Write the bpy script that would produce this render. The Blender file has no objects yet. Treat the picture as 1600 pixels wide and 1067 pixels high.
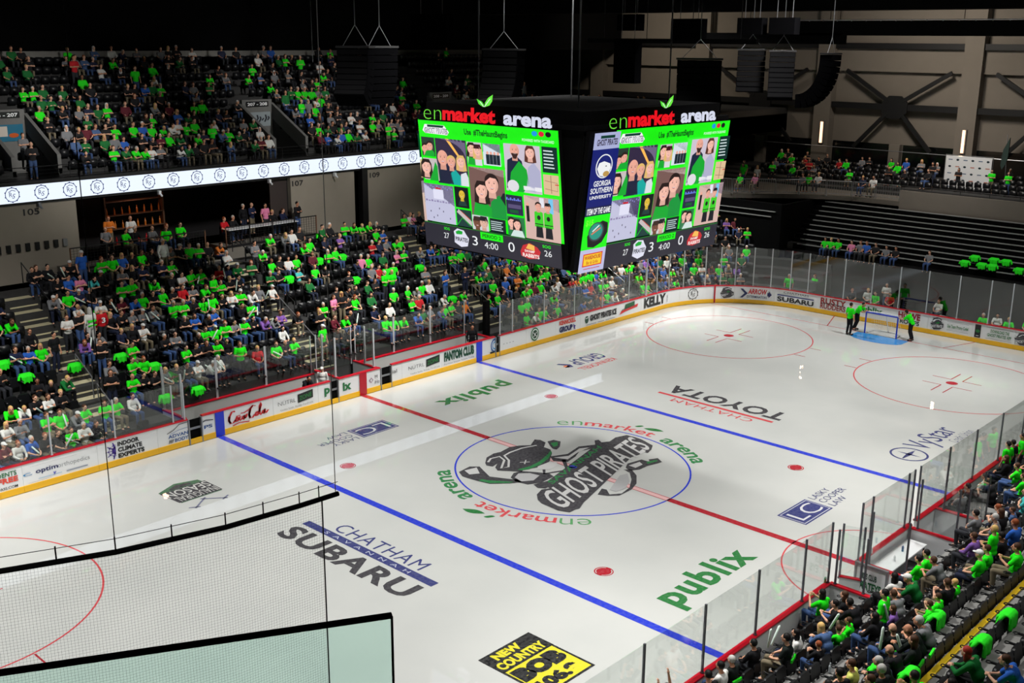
import bpy, bmesh, math, random
from math import sin, cos, pi, sqrt, atan2, radians, hypot
from mathutils import Matrix, Vector, Euler
random.seed(7)
SC = bpy.context.scene
COL = SC.collection

# ------------------------------------------------------------------ camera, light, exposure
cam_data = bpy.data.cameras.new('camera')
cam = bpy.data.objects.new('camera', cam_data)
COL.objects.link(cam)
cam.location = (-30.7416, -25.3517, 16.0005)
cam.rotation_euler = (1.3013368, -0.00751467, -0.8194783)
cam_data.sensor_width = 36.0
cam_data.lens = 1717.08 / 1600 * 36
cam_data.clip_start = 0.1
cam_data.clip_end = 300
SC.camera = cam
SC.view_settings.view_transform = 'Standard'
SC.view_settings.look = 'None'
SC.view_settings.gamma = 1
SC.view_settings.exposure = 0.0
SC.view_settings.use_curve_mapping = False
SC.cycles.max_bounces = 4
SC.cycles.diffuse_bounces = 2
SC.cycles.glossy_bounces = 3
SC.cycles.transparent_max_bounces = 14
SC.cycles.use_adaptive_sampling = True
SC.cycles.adaptive_threshold = 0.03
SC.cycles.sample_clamp_indirect = 3.0
SC.cycles.caustics_reflective = False
SC.cycles.caustics_refractive = False
world = bpy.data.worlds.new('world')
SC.world = world
world.use_nodes = True
world.node_tree.nodes['Background'].inputs[0].default_value = (0.55, 0.6, 0.62, 1)
world.node_tree.nodes['Background'].inputs[1].default_value = 0.006

def area_lamp(name, loc, size, power, color=(1, 0.985, 0.95), aim=(0, 0, 0), spread=180, size_y=None):
    d = bpy.data.lights.new(name, 'AREA')
    d.energy = power
    d.color = color
    d.size = size
    if size_y:
        d.shape = 'RECTANGLE'
        d.size_y = size_y
    else:
        d.shape = 'DISK'
    d.spread = radians(spread)
    o = bpy.data.objects.new(name, d)
    o.location = loc
    o.rotation_euler = (Vector(aim) - Vector(loc)).to_track_quat('-Z', 'Y').to_euler()
    COL.objects.link(o)
    return o
# rows of arena flood lamps under the roof, aimed down at the ice
for lx, ly in ((-24, -10), (-24, 10), (-8, -10), (-8, 10), (8, -10), (8, 10), (24, -10), (24.6, 18.2)):
        area_lamp('arena_flood_lamp', (lx, ly, 22.9), 1.4, 1060 if lx > 20 else 750, aim=(lx * 0.95, ly * 0.55, 0), spread=82)
# dimmer house lamps that spill over the lower stands
for lx in (-20, 2, 24):
    area_lamp('stand_house_lamp', (lx, 2, 21.5), 2.0, 900, color=(1, 0.97, 0.93), aim=(lx, 17.5, 2), spread=62)
for lx in (-10, 4):
    area_lamp('near_stand_house_lamp', (lx, -4, 21.5), 1.5, 500, color=(1, 0.97, 0.93), aim=(lx, -16, 2), spread=60)
for lx in (-9, 3):
    area_lamp('near_stand_rear_fill', (lx, -22.5, 23.5), 1.2, 170, color=(1, 0.97, 0.93), aim=(lx, -13.5, 0), spread=70)  # added fill that brightens the back of the near boards
area_lamp('end_wall_fill', (36, 6, 21), 3.0, 600, color=(1, 0.9, 0.78), aim=(47, 6, 12), spread=120)  # added fill, no fixture here, lifts the beige end wall
area_lamp('end_flood_lamp', (42.1, 14, 22.9), .8, 260, aim=(6, -2, 0), spread=70)
area_lamp('corner_wall_fill', (37, 27, 21), 2.0, 330, color=(1, 0.88, 0.72), aim=(47.6, 30, 12), spread=120)  # added fill so the far corner wall is not black
area_lamp('end_deck_lamp', (31, 2, 21), 2.0, 260, color=(1, 0.95, 0.9), aim=(41, 2, 6), spread=70)
for lx in (-6, 10):
    area_lamp('upper_stand_fill', (lx, 4, 21), 2.0, 130, color=(1, 0.97, 0.93), aim=(lx, 28, 11.5), spread=30)  # added fill in place of light bounced up from the ice
area_lamp('upper_rear_fill', (8, 14, 22), 4.0, 95, color=(1, 0.97, 0.93), aim=(8, 34, 13), spread=110)  # unseen fill aimed at the rear rows of the upper stand

# ------------------------------------------------------------------ materials
MATS = {}
def nodes_of(m):
    m.use_nodes = True
    return m.node_tree.nodes, m.node_tree.links, m.node_tree.nodes['Principled BSDF']
def mat(name, color, rough=0.6, metal=0.0, noise=0.0, scale=6.0, spec=None, emit=0.0, coat=0.0):
    if name in MATS:
        return MATS[name]
    m = bpy.data.materials.new(name)
    N, Lk, B = nodes_of(m)
    B.inputs['Roughness'].default_value = rough
    B.inputs['Metallic'].default_value = metal
    if spec is not None:
        B.inputs['Specular IOR Level'].default_value = spec
    if coat:
        B.inputs['Coat Weight'].default_value = coat
    c = (color[0], color[1], color[2], 1)
    B.inputs['Base Color'].default_value = c
    if noise:
        t = N.new('ShaderNodeTexNoise')
        t.inputs['Scale'].default_value = scale
        t.inputs['Detail'].default_value = 3
        tc = N.new('ShaderNodeTexCoord')
        Lk.new(tc.outputs['Object'], t.inputs['Vector'])
        mx = N.new('ShaderNodeMix')
        mx.data_type = 'RGBA'
        mx.inputs[6].default_value = (c[0] * (1 - noise), c[1] * (1 - noise), c[2] * (1 - noise), 1)
        mx.inputs[7].default_value = (min(1, c[0] * (1 + noise)), min(1, c[1] * (1 + noise)), min(1, c[2] * (1 + noise)), 1)
        Lk.new(t.outputs['Fac'], mx.inputs[0])
        Lk.new(mx.outputs[2], B.inputs['Base Color'])
    if emit:
        B.inputs['Emission Color'].default_value = c
        B.inputs['Emission Strength'].default_value = emit
    MATS[name] = m
    return m
def mat_paint(name, rough=0.5, emit=0.0, spec=0.5, noise=0.0):
    """colour read from the mesh's own paint attribute; emit > 0 makes it an LED display"""
    if name in MATS:
        return MATS[name]
    m = bpy.data.materials.new(name)
    N, Lk, B = nodes_of(m)
    a = N.new('ShaderNodeVertexColor')
    a.layer_name = 'paint'
    B.inputs['Roughness'].default_value = rough
    B.inputs['Specular IOR Level'].default_value = spec
    src = a.outputs['Color']
    if noise:
        t = N.new('ShaderNodeTexNoise')
        t.inputs['Scale'].default_value = 14
        mx = N.new('ShaderNodeMix')
        mx.data_type = 'RGBA'
        mx.blend_type = 'MULTIPLY'
        mx.inputs[0].default_value = noise
        Lk.new(src, mx.inputs[6])
        Lk.new(t.outputs['Fac'], mx.inputs[7])
        src = mx.outputs[2]
    if emit:
        B.inputs['Base Color'].default_value = (0.01, 0.01, 0.01, 1)
        Lk.new(src, B.inputs['Emission Color'])
        B.inputs['Emission Strength'].default_value = emit
    else:
        Lk.new(src, B.inputs['Base Color'])
    MATS[name] = m
    return m
def mat_own(name, rough=0.85, noise=0.18, scale=30):
    """cloth / hair / skin material whose colour is the object's own colour"""
    if name in MATS:
        return MATS[name]
    m = bpy.data.materials.new(name)
    N, Lk, B = nodes_of(m)
    oi = N.new('ShaderNodeObjectInfo')
    t = N.new('ShaderNodeTexNoise')
    t.inputs['Scale'].default_value = scale
    tc = N.new('ShaderNodeTexCoord')
    Lk.new(tc.outputs['Object'], t.inputs['Vector'])
    mr = N.new('ShaderNodeMapRange')
    mr.inputs[3].default_value = 1 - noise
    mr.inputs[4].default_value = 1 + noise
    Lk.new(t.outputs['Fac'], mr.inputs[0])
    vm = N.new('ShaderNodeVectorMath')
    vm.operation = 'SCALE'
    Lk.new(oi.outputs['Color'], vm.inputs[0])
    Lk.new(mr.outputs[0], vm.inputs['Scale'])
    Lk.new(vm.outputs[0], B.inputs['Base Color'])
    B.inputs['Roughness'].default_value = rough
    B.inputs['Specular IOR Level'].default_value = 0.25
    MATS[name] = m
    return m
def mat_glass(name, tint=(0.965, 0.985, 0.975), ior=1.5, rough=0.03, gain=1.5, film=0.0):
    if name in MATS:
        return MATS[name]
    m = bpy.data.materials.new(name)
    m.use_nodes = True
    N, Lk = m.node_tree.nodes, m.node_tree.links
    N.clear()
    out = N.new('ShaderNodeOutputMaterial')
    tr = N.new('ShaderNodeBsdfTransparent')
    tr.inputs[0].default_value = (*tint, 1)
    gl = N.new('ShaderNodeBsdfGlossy')
    gl.inputs['Roughness'].default_value = rough
    fr = N.new('ShaderNodeFresnel')
    ge = N.new('ShaderNodeNewGeometry')
    bf = N.new('ShaderNodeMath'); bf.operation = 'MULTIPLY_ADD'
    bf.inputs[1].default_value = 1 / ior - ior; bf.inputs[2].default_value = ior
    Lk.new(ge.outputs['Backfacing'], bf.inputs[0]); Lk.new(bf.outputs[0], fr.inputs[0])
    mu = N.new('ShaderNodeMath')
    mu.operation = 'MULTIPLY'
    mu.use_clamp = True
    mu.inputs[1].default_value = gain
    mx = N.new('ShaderNodeMixShader')
    Lk.new(fr.outputs[0], mu.inputs[0])
    Lk.new(mu.outputs[0], mx.inputs[0])
    Lk.new(tr.outputs[0], mx.inputs[1])
    Lk.new(gl.outputs[0], mx.inputs[2])
    last = mx
    if film:
        df = N.new('ShaderNodeBsdfDiffuse')
        df.inputs[0].default_value = (0.6, 0.75, 0.68, 1)
        m2 = N.new('ShaderNodeMixShader')
        m2.inputs[0].default_value = film
        Lk.new(mx.outputs[0], m2.inputs[1])
        Lk.new(df.outputs[0], m2.inputs[2])
        last = m2
    Lk.new(last.outputs[0], out.inputs[0])
    MATS[name] = m
    return m

# ------------------------------------------------------------------ mesh helpers
def link(o, parent=None):
    COL.objects.link(o)
    if parent is not None:
        o.parent = parent
    return o
def tag(o, label=None, cat=None, group=None, kind=None):
    if label: o['label'] = label
    if cat: o['category'] = cat
    if group: o['group'] = group
    if kind: o['kind'] = kind
    return o
def empty(name, loc=(0, 0, 0), rz=0.0, parent=None):
    o = bpy.data.objects.new(name, None)
    o.empty_display_size = 0.1
    o.location = loc
    o.rotation_euler = (0, 0, rz)
    return link(o, parent)
class MB:
    def __init__(s):
        s.v = []; s.f = []; s.m = []; s.mi = 0
    def add(s, vs, fs):
        b = len(s.v)
        s.v += [tuple(p) for p in vs]
        s.f += [tuple(i + b for i in f) for f in fs]
        s.m += [s.mi] * len(fs)
        return s
    def box(s, x0, y0, z0, x1, y1, z1, M=None):
        vs = [(x, y, z) for z in (z0, z1) for y in (y0, y1) for x in (x0, x1)]
        if M is not None:
            vs = [tuple(M @ Vector(p)) for p in vs]
        return s.add(vs, [(0, 2, 3, 1), (4, 5, 7, 6), (0, 1, 5, 4), (2, 6, 7, 3), (0, 4, 6, 2), (1, 3, 7, 5)])
    def bar(s, a, b, w, h=None, up=(0, 0, 1)):
        h = h or w
        a = Vector(a); b = Vector(b); d = (b - a).normalized()
        u = Vector(up)
        if abs(d.dot(u)) > 0.98: u = Vector((1, 0, 0))
        r = d.cross(u).normalized(); u = r.cross(d).normalized()
        vs = []
        for p in (a, b):
            for i, j in ((-1, -1), (1, -1), (1, 1), (-1, 1)):
                vs.append(p + r * (i * w / 2) + u * (j * h / 2))
        return s.add(vs, [(0, 3, 2, 1), (4, 5, 6, 7), (0, 1, 5, 4), (1, 2, 6, 5), (2, 3, 7, 6), (3, 0, 4, 7)])
    def tube(s, pts, r, n=8, cap=True):
        pts = [Vector(p) for p in pts]
        rs = r if isinstance(r, (list, tuple)) else [r] * len(pts)
        vs = []; fs = []
        prev = None
        for i, p in enumerate(pts):
            d = (pts[min(i + 1, len(pts) - 1)] - pts[max(i - 1, 0)]).normalized()
            u = prev if prev is not None else (Vector((0, 0, 1)) if abs(d.z) < 0.9 else Vector((1, 0, 0)))
            a = d.cross(u)
            if a.length < 1e-5: a = d.cross(Vector((0.3, 1, 0.2)))
            a.normalize(); b2 = a.cross(d).normalized(); prev = b2
            for k in range(n):
                t = 2 * pi * k / n
                vs.append(p + (a * cos(t) + b2 * sin(t)) * rs[i])
        for i in range(len(pts) - 1):
            for k in range(n):
                k2 = (k + 1) % n
                fs.append((i * n + k, i * n + k2, (i + 1) * n + k2, (i + 1) * n + k))
        if cap:
            fs.append(tuple(range(n))[::-1]); fs.append(tuple((len(pts) - 1) * n + k for k in range(n)))
        return s.add(vs, fs)
    def prism(s, poly, z0, z1, M=None):
        n = len(poly)
        vs = [(x, y, z0) for x, y in poly] + [(x, y, z1) for x, y in poly]
        if M is not None: vs = [tuple(M @ Vector(p)) for p in vs]
        fs = [tuple(range(n))[::-1], tuple(range(n, 2 * n))] + [(i, (i + 1) % n, n + (i + 1) % n, n + i) for i in range(n)]
        return s.add(vs, fs)
    def ball(s, c, r, n=10, m=6):
        rx, ry, rz = r if isinstance(r, (tuple, list)) else (r, r, r)
        vs = [(c[0], c[1], c[2] - rz)]; fs = []
        for j in range(1, m):
            t = -pi / 2 + pi * j / m
            for k in range(n):
                a = 2 * pi * k / n
                vs.append((c[0] + rx * cos(t) * cos(a), c[1] + ry * cos(t) * sin(a), c[2] + rz * sin(t)))
        vs.append((c[0], c[1], c[2] + rz)); top = len(vs) - 1
        for k in range(n):
            k2 = (k + 1) % n
            fs.append((0, 1 + k2, 1 + k))
            fs.append((top, 1 + (m - 2) * n + k, 1 + (m - 2) * n + k2))
            for j in range(m - 2):
                fs.append((1 + j * n + k, 1 + j * n + k2, 1 + (j + 1) * n + k2, 1 + (j + 1) * n + k))
        return s.add(vs, fs)
    def mesh(s, name, mats, smooth=False):
        me = bpy.data.meshes.new(name)
        me.from_pydata(s.v, [], s.f)
        for m in (mats if isinstance(mats, (list, tuple)) else [mats]):
            me.materials.append(m)
        if any(s.m): me.polygons.foreach_set('material_index', s.m)
        if smooth: me.polygons.foreach_set('use_smooth', [True] * len(me.polygons))
        me.update()
        return me
    def build(s, name, mats, parent=None, smooth=False):
        return link(bpy.data.objects.new(name, s.mesh(name, mats, smooth)), parent)

# ------------------------------------------------------------------ flat artwork: lettering, logos, screens
GL = {}
def glyphs(txt, bold=0.0, shear=0.0, space=1.0):
    key = (txt, bold, shear, space)
    if key not in GL:
        cu = bpy.data.curves.new('t', 'FONT')
        cu.body = txt; cu.size = 1; cu.offset = bold; cu.shear = shear; cu.resolution_u = 3; cu.space_character = space
        o = bpy.data.objects.new('t', cu); COL.objects.link(o)
        bpy.context.view_layer.update()
        e = o.evaluated_get(bpy.context.evaluated_depsgraph_get())
        me = e.to_mesh()
        V = [(v.co.x, v.co.y) for v in me.vertices]; Fc = [tuple(p.vertices) for p in me.polygons]
        e.to_mesh_clear()
        bpy.data.objects.remove(o); bpy.data.curves.remove(cu)
        x0 = min(p[0] for p in V); x1 = max(p[0] for p in V); y0 = min(p[1] for p in V); y1 = max(p[1] for p in V)
        GL[key] = ([((x - x0) / (x1 - x0), (y - y0) / (y1 - y0)) for x, y in V], Fc, (x1 - x0) / (y1 - y0))
    return GL[key]
class Art:
    def __init__(s):
        s.v = []; s.f = []; s.c = []; s.z = 0
    def up(s):
        s.z += 1; return s
    def _add(s, pts, fs, col):
        b = len(s.v)
        s.v += [(p[0], p[1], s.z) for p in pts]
        s.f += [tuple(i + b for i in f) for f in fs]
        s.c += [col] * len(fs)
        return s
    def poly(s, pts, col): return s._add(pts, [tuple(range(len(pts)))], col)
    def rect(s, x0, y0, x1, y1, col): return s.poly([(x0, y0), (x1, y0), (x1, y1), (x0, y1)], col)
    def circ(s, cx, cy, r, col, n=28, ry=None):
        ry = ry or r
        return s.poly([(cx + r * cos(2 * pi * k / n), cy + ry * sin(2 * pi * k / n)) for k in range(n)], col)
    def ring(s, cx, cy, r0, r1, col, a0=0, a1=360, n=48):
        pts = []; fs = []
        for k in range(n + 1):
            a = radians(a0 + (a1 - a0) * k / n)
            pts += [(cx + r0 * cos(a), cy + r0 * sin(a)), (cx + r1 * cos(a), cy + r1 * sin(a))]
        for k in range(n): fs.append((2 * k, 2 * k + 1, 2 * k + 3, 2 * k + 2))
        return s._add(pts, fs, col)
    def line(s, pts, w, col):
        out = []; fs = []
        for i, p in enumerate(pts):
            a = pts[max(i - 1, 0)]; b = pts[min(i + 1, len(pts) - 1)]
            d = hypot(b[0] - a[0], b[1] - a[1]) or 1
            nx, ny = -(b[1] - a[1]) / d * w / 2, (b[0] - a[0]) / d * w / 2
            out += [(p[0] - nx, p[1] - ny), (p[0] + nx, p[1] + ny)]
        for i in range(len(pts) - 1): fs.append((2 * i, 2 * i + 2, 2 * i + 3, 2 * i + 1))
        return s._add(out, fs, col)
    def textq(s, txt, q, col, bold=0.0, shear=0.0, space=1.0):
        """lettering stretched over the quad q = bottom-left, bottom-right, top-right, top-left"""
        V, Fc, _ = glyphs(txt, bold, shear, space)
        pts = []
        for u, v in V:
            pts.append(tuple((q[0][i] * (1 - u) + q[1][i] * u) * (1 - v) + (q[3][i] * (1 - u) + q[2][i] * u) * v for i in (0, 1)))
        return s._add(pts, Fc, col)
    def text(s, txt, x0, y0, x1, y1, col, bold=0.0, shear=0.0, space=1.0):
        return s.textq(txt, [(x0, y0), (x1, y0), (x1, y1), (x0, y1)], col, bold, shear, space)
    def arc_text(s, txt, cx, cy, r0, r1, a0, a1, col, bold=0.0):
        V, Fc, _ = glyphs(txt, bold)
        pts = []
        for u, v in V:
            a = radians(a0 + (a1 - a0) * u); r = r0 + (r1 - r0) * v
            pts.append((cx + r * cos(a), cy + r * sin(a)))
        return s._add(pts, Fc, col)
    def build(s, name, fn, material, parent=None, step=0.004):
        me = bpy.data.meshes.new(name)
        me.from_pydata([fn(u, v, z * step) for u, v, z in s.v], [], s.f)
        me.materials.append(material)
        at = me.attributes.new('paint', 'FLOAT_COLOR', 'CORNER')
        buf = []
        for f, c in zip(s.f, s.c): buf += [c[0], c[1], c[2], 1.0] * len(f)
        at.data.foreach_set('color', buf)
        me.update()
        return link(bpy.data.objects.new(name, me), parent)
def srgb(r, g, b):
    f = lambda c: (c / 255 / 12.92) if c <= 10 else ((c / 255 + 0.055) / 1.055) ** 2.4
    return (f(r), f(g), f(b))

K_ = srgb(22, 22, 26); W_ = srgb(238, 240, 242); LIME = (0.014, 0.88, 0.008); RED_ = srgb(190, 14, 34)
M_conc = mat('concrete', srgb(112, 110, 106), 0.8, noise=0.15, scale=3)
M_tread = mat('dark_tread_concrete', srgb(52, 52, 52), 0.85, noise=0.25, scale=4)
M_wallb = mat('beige_block_wall', srgb(150, 142, 130), 0.85, noise=0.06, scale=2)
M_black = mat('black_metal', srgb(16, 16, 18), 0.5)
M_matte = mat('matte_black', srgb(9, 9, 10), 0.95, spec=0.1)
M_steel = mat('brushed_steel', srgb(150, 152, 156), 0.35, metal=0.7)
M_alu = mat('aluminium_post', srgb(196, 200, 205), 0.35, metal=0.3)
M_dpost = mat('dark_post', srgb(92, 94, 102), 0.4, metal=0.3)
M_board = mat('white_dasher_panel', srgb(236, 238, 240), 0.25, coat=0.3)
M_yel = mat('yellow_kick_plate', srgb(240, 182, 20), 0.3)
M_red = mat('red_cap_rail', srgb(196, 8, 36), 0.35)
M_grey = mat('grey_panel', srgb(128, 130, 132), 0.6, noise=0.05)
M_glass = mat_glass('rink_glass')
M_plastic = mat('black_seat_plastic', srgb(22, 23, 26), 0.42, spec=0.3)
M_art = mat_paint('printed_paint', 0.3)
# ------------------------------------------------------------------ the ice sheet and what is painted under it
HL, HW, CR = 29.5, 12.6, 6.0
def rink_outline(inset=0.0, n=14):
    pts = []
    L, W = HL - inset, HW - inset; R = CR - inset
    for cx, cy, a0 in ((L - R, W - R, 0), (-(L - R), W - R, 90), (-(L - R), -(W - R), 180), (L - R, -(W - R), 270)):
        for k in range(n + 1):
            a = radians(a0 + 90 * k / n)
            pts.append((cx + R * cos(a), cy + R * sin(a)))
    return pts
def ice_material(name, paint):
    m = bpy.data.materials.new(name)
    N, Lk, B = nodes_of(m)
    B.inputs['Roughness'].default_value = 0.012
    B.inputs['IOR'].default_value = 1.5
    B.inputs['Specular IOR Level'].default_value = 0.5
    tc = N.new('ShaderNodeTexCoord')
    t = N.new('ShaderNodeTexNoise'); t.inputs['Scale'].default_value = 0.35; t.inputs['Detail'].default_value = 5
    Lk.new(tc.outputs['Object'], t.inputs['Vector'])
    cr = N.new('ShaderNodeValToRGB')
    cr.color_ramp.elements[0].position = 0.3; cr.color_ramp.elements[1].position = 0.75
    cr.color_ramp.elements[0].color = (0.56, 0.575, 0.56, 1); cr.color_ramp.elements[1].color = (0.62, 0.63, 0.61, 1)
    Lk.new(t.outputs['Fac'], cr.inputs[0])
    if paint:
        a = N.new('ShaderNodeVertexColor'); a.layer_name = 'paint'
        n2 = N.new('ShaderNodeTexNoise'); n2.inputs['Scale'].default_value = 9; n2.inputs['Detail'].default_value = 6
        Lk.new(tc.outputs['Object'], n2.inputs['Vector'])
        mr = N.new('ShaderNodeMapRange'); mr.inputs[1].default_value = 0.35; mr.inputs[2].default_value = 0.8
        mr.inputs[3].default_value = 0.02; mr.inputs[4].default_value = 0.13
        Lk.new(n2.outputs['Fac'], mr.inputs[0])
        mx = N.new('ShaderNodeMix'); mx.data_type = 'RGBA'
        Lk.new(mr.outputs[0], mx.inputs[0]); Lk.new(a.outputs['Color'], mx.inputs[6]); Lk.new(cr.outputs[0], mx.inputs[7])
        Lk.new(mx.outputs[2], B.inputs['Base Color'])
    else:
        Lk.new(cr.outputs[0], B.inputs['Base Color'])
    bp = N.new('ShaderNodeBump'); bp.inputs['Strength'].default_value = 0.003; bp.inputs['Distance'].default_value = 0.02
    n3 = N.new('ShaderNodeTexNoise'); n3.inputs['Scale'].default_value = 3.0; n3.inputs['Detail'].default_value = 4
    Lk.new(tc.outputs['Object'], n3.inputs['Vector'])
    Lk.new(n3.outputs['Fac'], bp.inputs['Height'])
    Lk.new(bp.outputs[0], B.inputs['Normal'])
    return m
M_ice = ice_material('ice_surface', False)
M_icep = ice_material('ice_paint', True)
b = MB(); b.prism(rink_outline(-0.05), -0.12, 0.0)
floor_ice = b.build('floor_ice', M_ice)
tag(floor_ice, 'white ice sheet with red and blue lines and painted logos', None, None, 'structure')
onice = lambda u, v, z: (u, v, 0.003 + z)
def ice_part(art, name, label=None):
    o = art.build(name, onice, M_icep, floor_ice, 0.002)
    if label: o['label'] = label
    return o
DR = srgb(176, 4, 34); BL = srgb(24, 52, 205); DK = srgb(62, 60, 66); NAV = srgb(52, 58, 120); GRN = srgb(28, 118, 52); LRED = srgb(214, 70, 78)
ICE = (0.60, 0.61, 0.59)
ELN = 27.1
a = Art(); a.rect(-0.15, 4.55, 0.15, HW, DR).rect(-0.15, -HW, 0.15, -4.55, DR)
a.rect(-0.15, -4.55, 0.15, 4.55, srgb(238, 190, 190)); a.up()
for x in (-0.15, 0.11): a.rect(x, -4.55, x + 0.04, 4.55, srgb(190, 90, 100))
ice_part(a, 'centre_line', 'red centre line, pale between its edges inside the circle')
for x in (-7.61, 7.61):
    a = Art(); a.rect(x - 0.15, -HW, x + 0.15, HW, BL); ice_part(a, 'blue_line')
a = Art(); a.rect(ELN - 0.03, -11.5, ELN + 0.03, 11.5, LRED)
for s in (1, -1): a.line([(ELN, 3.4 * s), (HL, 4.2 * s)], 0.06, DR)
ice_part(a, 'goal_line')
a = Art(); a.ring(0, 0, 4.50, 4.57, BL, n=96); ice_part(a, 'centre_circle')
for x in (-5.98, 5.98):
    for y in (-6.3, 6.3):
        a = Art(); a.ring(x, y, 0.27, 0.31, DR, n=24)
        a.poly([(x - 0.27, y - 0.1), (x + 0.27, y - 0.1), (x + 0.27, y + 0.1), (x - 0.27, y + 0.1)], DR); a.up()
        a.circ(x, y, 0.24, DR, 20); ice_part(a, 'faceoff_spot')
for x in (-21.13, 21.13):
    for y in (-6.3, 6.3):
        a = Art(); a.ring(x, y, 4.54, 4.6, LRED, n=96)
        a.circ(x, y, 0.28, DR, 24)
        for sx in (1, -1):
            for sy in (1, -1):
                a.line([(x + sx * 0.6, y + sy * 0.28), (x + sx * 1.8, y + sy * 0.28)], 0.055, DR)
                a.line([(x + sx * 0.6, y + sy * 0.28), (x + sx * 0.6, y + sy * 1.2)], 0.055, DR)
        for sy in (1, -1):
            for dx in (-0.85, 0.85): a.line([(x + dx, y + sy * 4.55), (x + dx, y + sy * 5.2)], 0.055, DR)
        ice_part(a, 'faceoff_circle')
a = Art(); a.ring(0, -HW, 3.02, 3.07, LRED, 0, 180, 60); ice_part(a, 'referee_crease')
a = Art()
cre = [(ELN, 1.3)] + [(ELN - 0.9 - 0.5 * cos(t), 1.3 * sin(t)) for t in [pi / 2 - pi * k / 12 for k in range(13)]] + [(ELN, -1.3)]
a.poly([(ELN, 1.5), (ELN - 0.85, 1.5)] + [(ELN - 0.85 - 0.75 * cos(pi / 2 - pi * k / 14), 1.5 * sin(pi / 2 - pi * k / 14)) for k in range(15)] + [(ELN, -1.5)], srgb(40, 140, 215))
a.rect(ELN, -0.9, ELN + 0.85, 0.9, srgb(225, 226, 226))
ice_part(a, 'goal_crease', 'pale blue goal crease')

# centre logo, drawn as it lies on the ice
LG = {
"hat": [(-2.1, 2.67), (-1.63, 3.05), (-1.13, 3.15), (-0.81, 3.07), (-0.16, 3.18), (0.25, 3.01), (0.6, 2.72), (1.2, 3.04), (1.33, 2.83), (1.25, 2.48), (0.81, 2.18), (0.79, 1.81), (0.5, 1.48), (-0.22, 0.98), (-1.01, 0.9), (-1.54, 1.15), (-1.77, 1.04), (-2.03, 1.43), (-2.31, 1.8), (-2.15, 2.08), (-1.79, 2.3), (-2.15, 2.22), (-2.24, 2.46)],
"band": [(-1.7, 1.32), (-1.15, 1.19), (-0.49, 1.26), (0.29, 1.53), (0.71, 1.73), (0.58, 1.55), (0.0, 1.22), (-0.7, 1.02), (-1.35, 1.01), (-1.67, 1.14)],
"knot": [(1.39, 2.5), (1.71, 2.44), (1.77, 2.11), (1.31, 1.76), (0.96, 1.63), (0.93, 1.82), (1.11, 2.13)],
"knotg": [(1.34, 2.29), (1.63, 2.16), (1.34, 1.89), (1.08, 1.9)],
"face": [(-0.93, 0.97), (-0.25, 0.95), (-0.06, 0.75), (-0.32, 0.48), (-0.84, 0.43), (-1.16, 0.76)],
"armo": [(0.19, 1.33), (0.9, 1.0), (1.84, 1.21), (2.53, 0.83), (2.23, 0.59), (1.47, 0.85), (0.9, 0.59), (0.24, 0.44), (-0.08, 0.89)],
"armi": [(0.21, 1.14), (0.76, 0.83), (1.7, 1.04), (2.07, 0.82), (1.3, 0.81), (0.44, 0.61)],
"blade": [(-3.44, 2.76), (-2.77, 2.86), (-2.5, 2.58), (-2.73, 2.09), (-2.95, 1.6), (-2.53, 0.75), (-2.25, 0.6), (-2.44, 0.32), (-2.92, 0.6), (-3.46, 1.1), (-3.59, 1.71), (-3.66, 2.34)],
"bladew": [(-3.19, 2.71), (-2.65, 2.59), (-3.0, 2.08), (-3.34, 2.29)],
"bladeg": [(-3.34, 1.64), (-3.23, 1.33), (-2.7, 0.59), (-2.88, 0.63), (-3.41, 1.16), (-3.53, 1.61)],
"glove": [(-2.47, 0.96), (-2.07, 1.18), (-1.71, 1.1), (-1.45, 0.71), (-1.15, 0.17), (-1.26, -0.14), (-2.02, -0.2), (-2.52, 0.05), (-2.62, 0.56)],
"glovew": [(-2.36, 0.86), (-1.97, 1.02), (-1.65, 0.74), (-1.56, 0.31), (-2.08, 0.15), (-2.47, 0.4)],
"fringe": [(-2.37, -0.11), (-1.66, -0.29), (-1.85, -0.65), (-2.34, -0.68), (-2.5, -0.43)],
"banner": [(-2.98, -0.82), (-2.51, -0.64), (-2.24, -0.79), (-2.05, -0.35), (2.41, 0.79), (2.84, 1.18), (3.01, 1.11), (2.86, 0.83), (3.18, 0.66), (3.72, 0.78), (4.27, 0.62), (4.31, 0.18), (4.29, -0.14), (4.04, -0.89), (3.64, -1.12), (3.2, -1.25), (3.24, -0.97), (2.85, -1.11), (2.4, -1.05), (-1.08, -2.12), (-2.34, -2.5), (-2.85, -2.73), (-3.01, -2.68), (-3.35, -2.69), (-3.51, -2.28), (-3.45, -1.47), (-3.29, -1.14)],
"hook": [(-1.44, -2.41), (-0.9, -2.17), (-0.85, -2.36), (-1.13, -2.72), (-0.75, -2.98), (-0.11, -2.85), (0.56, -2.44), (1.06, -1.97), (1.14, -1.62), (1.36, -1.84), (1.01, -2.34), (0.38, -2.81), (-0.2, -3.02), (-0.95, -3.04), (-1.28, -2.75)],
"hookg": [(-0.77, -2.44), (0.56, -1.88), (0.93, -1.97), (0.35, -2.51), (-0.28, -2.8), (-0.79, -2.73)],
"rod": [(1.75, -1.35), (2.47, -1.49), (2.49, -1.87), (2.67, -1.69), (3.04, -1.86), (2.83, -2.22), (2.57, -2.19), (2.09, -2.06), (1.57, -2.06), (1.22, -1.85), (1.36, -1.55)],
"rodg": [(2.4, -1.78), (2.85, -1.94), (2.77, -2.05), (2.26, -1.94)],
"rodw": [(1.61, -1.51), (2.21, -1.59), (2.07, -1.84), (1.6, -1.85)]}
PW = (0.62, 0.62, 0.62); PG = srgb(40, 130, 70)
a = Art(); a.z = 3
a.line([(-0.6, 0.95), (-1.3, 0.3), (-0.4, -0.1), (0.3, 0.7)], 0.16, DK)
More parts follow.
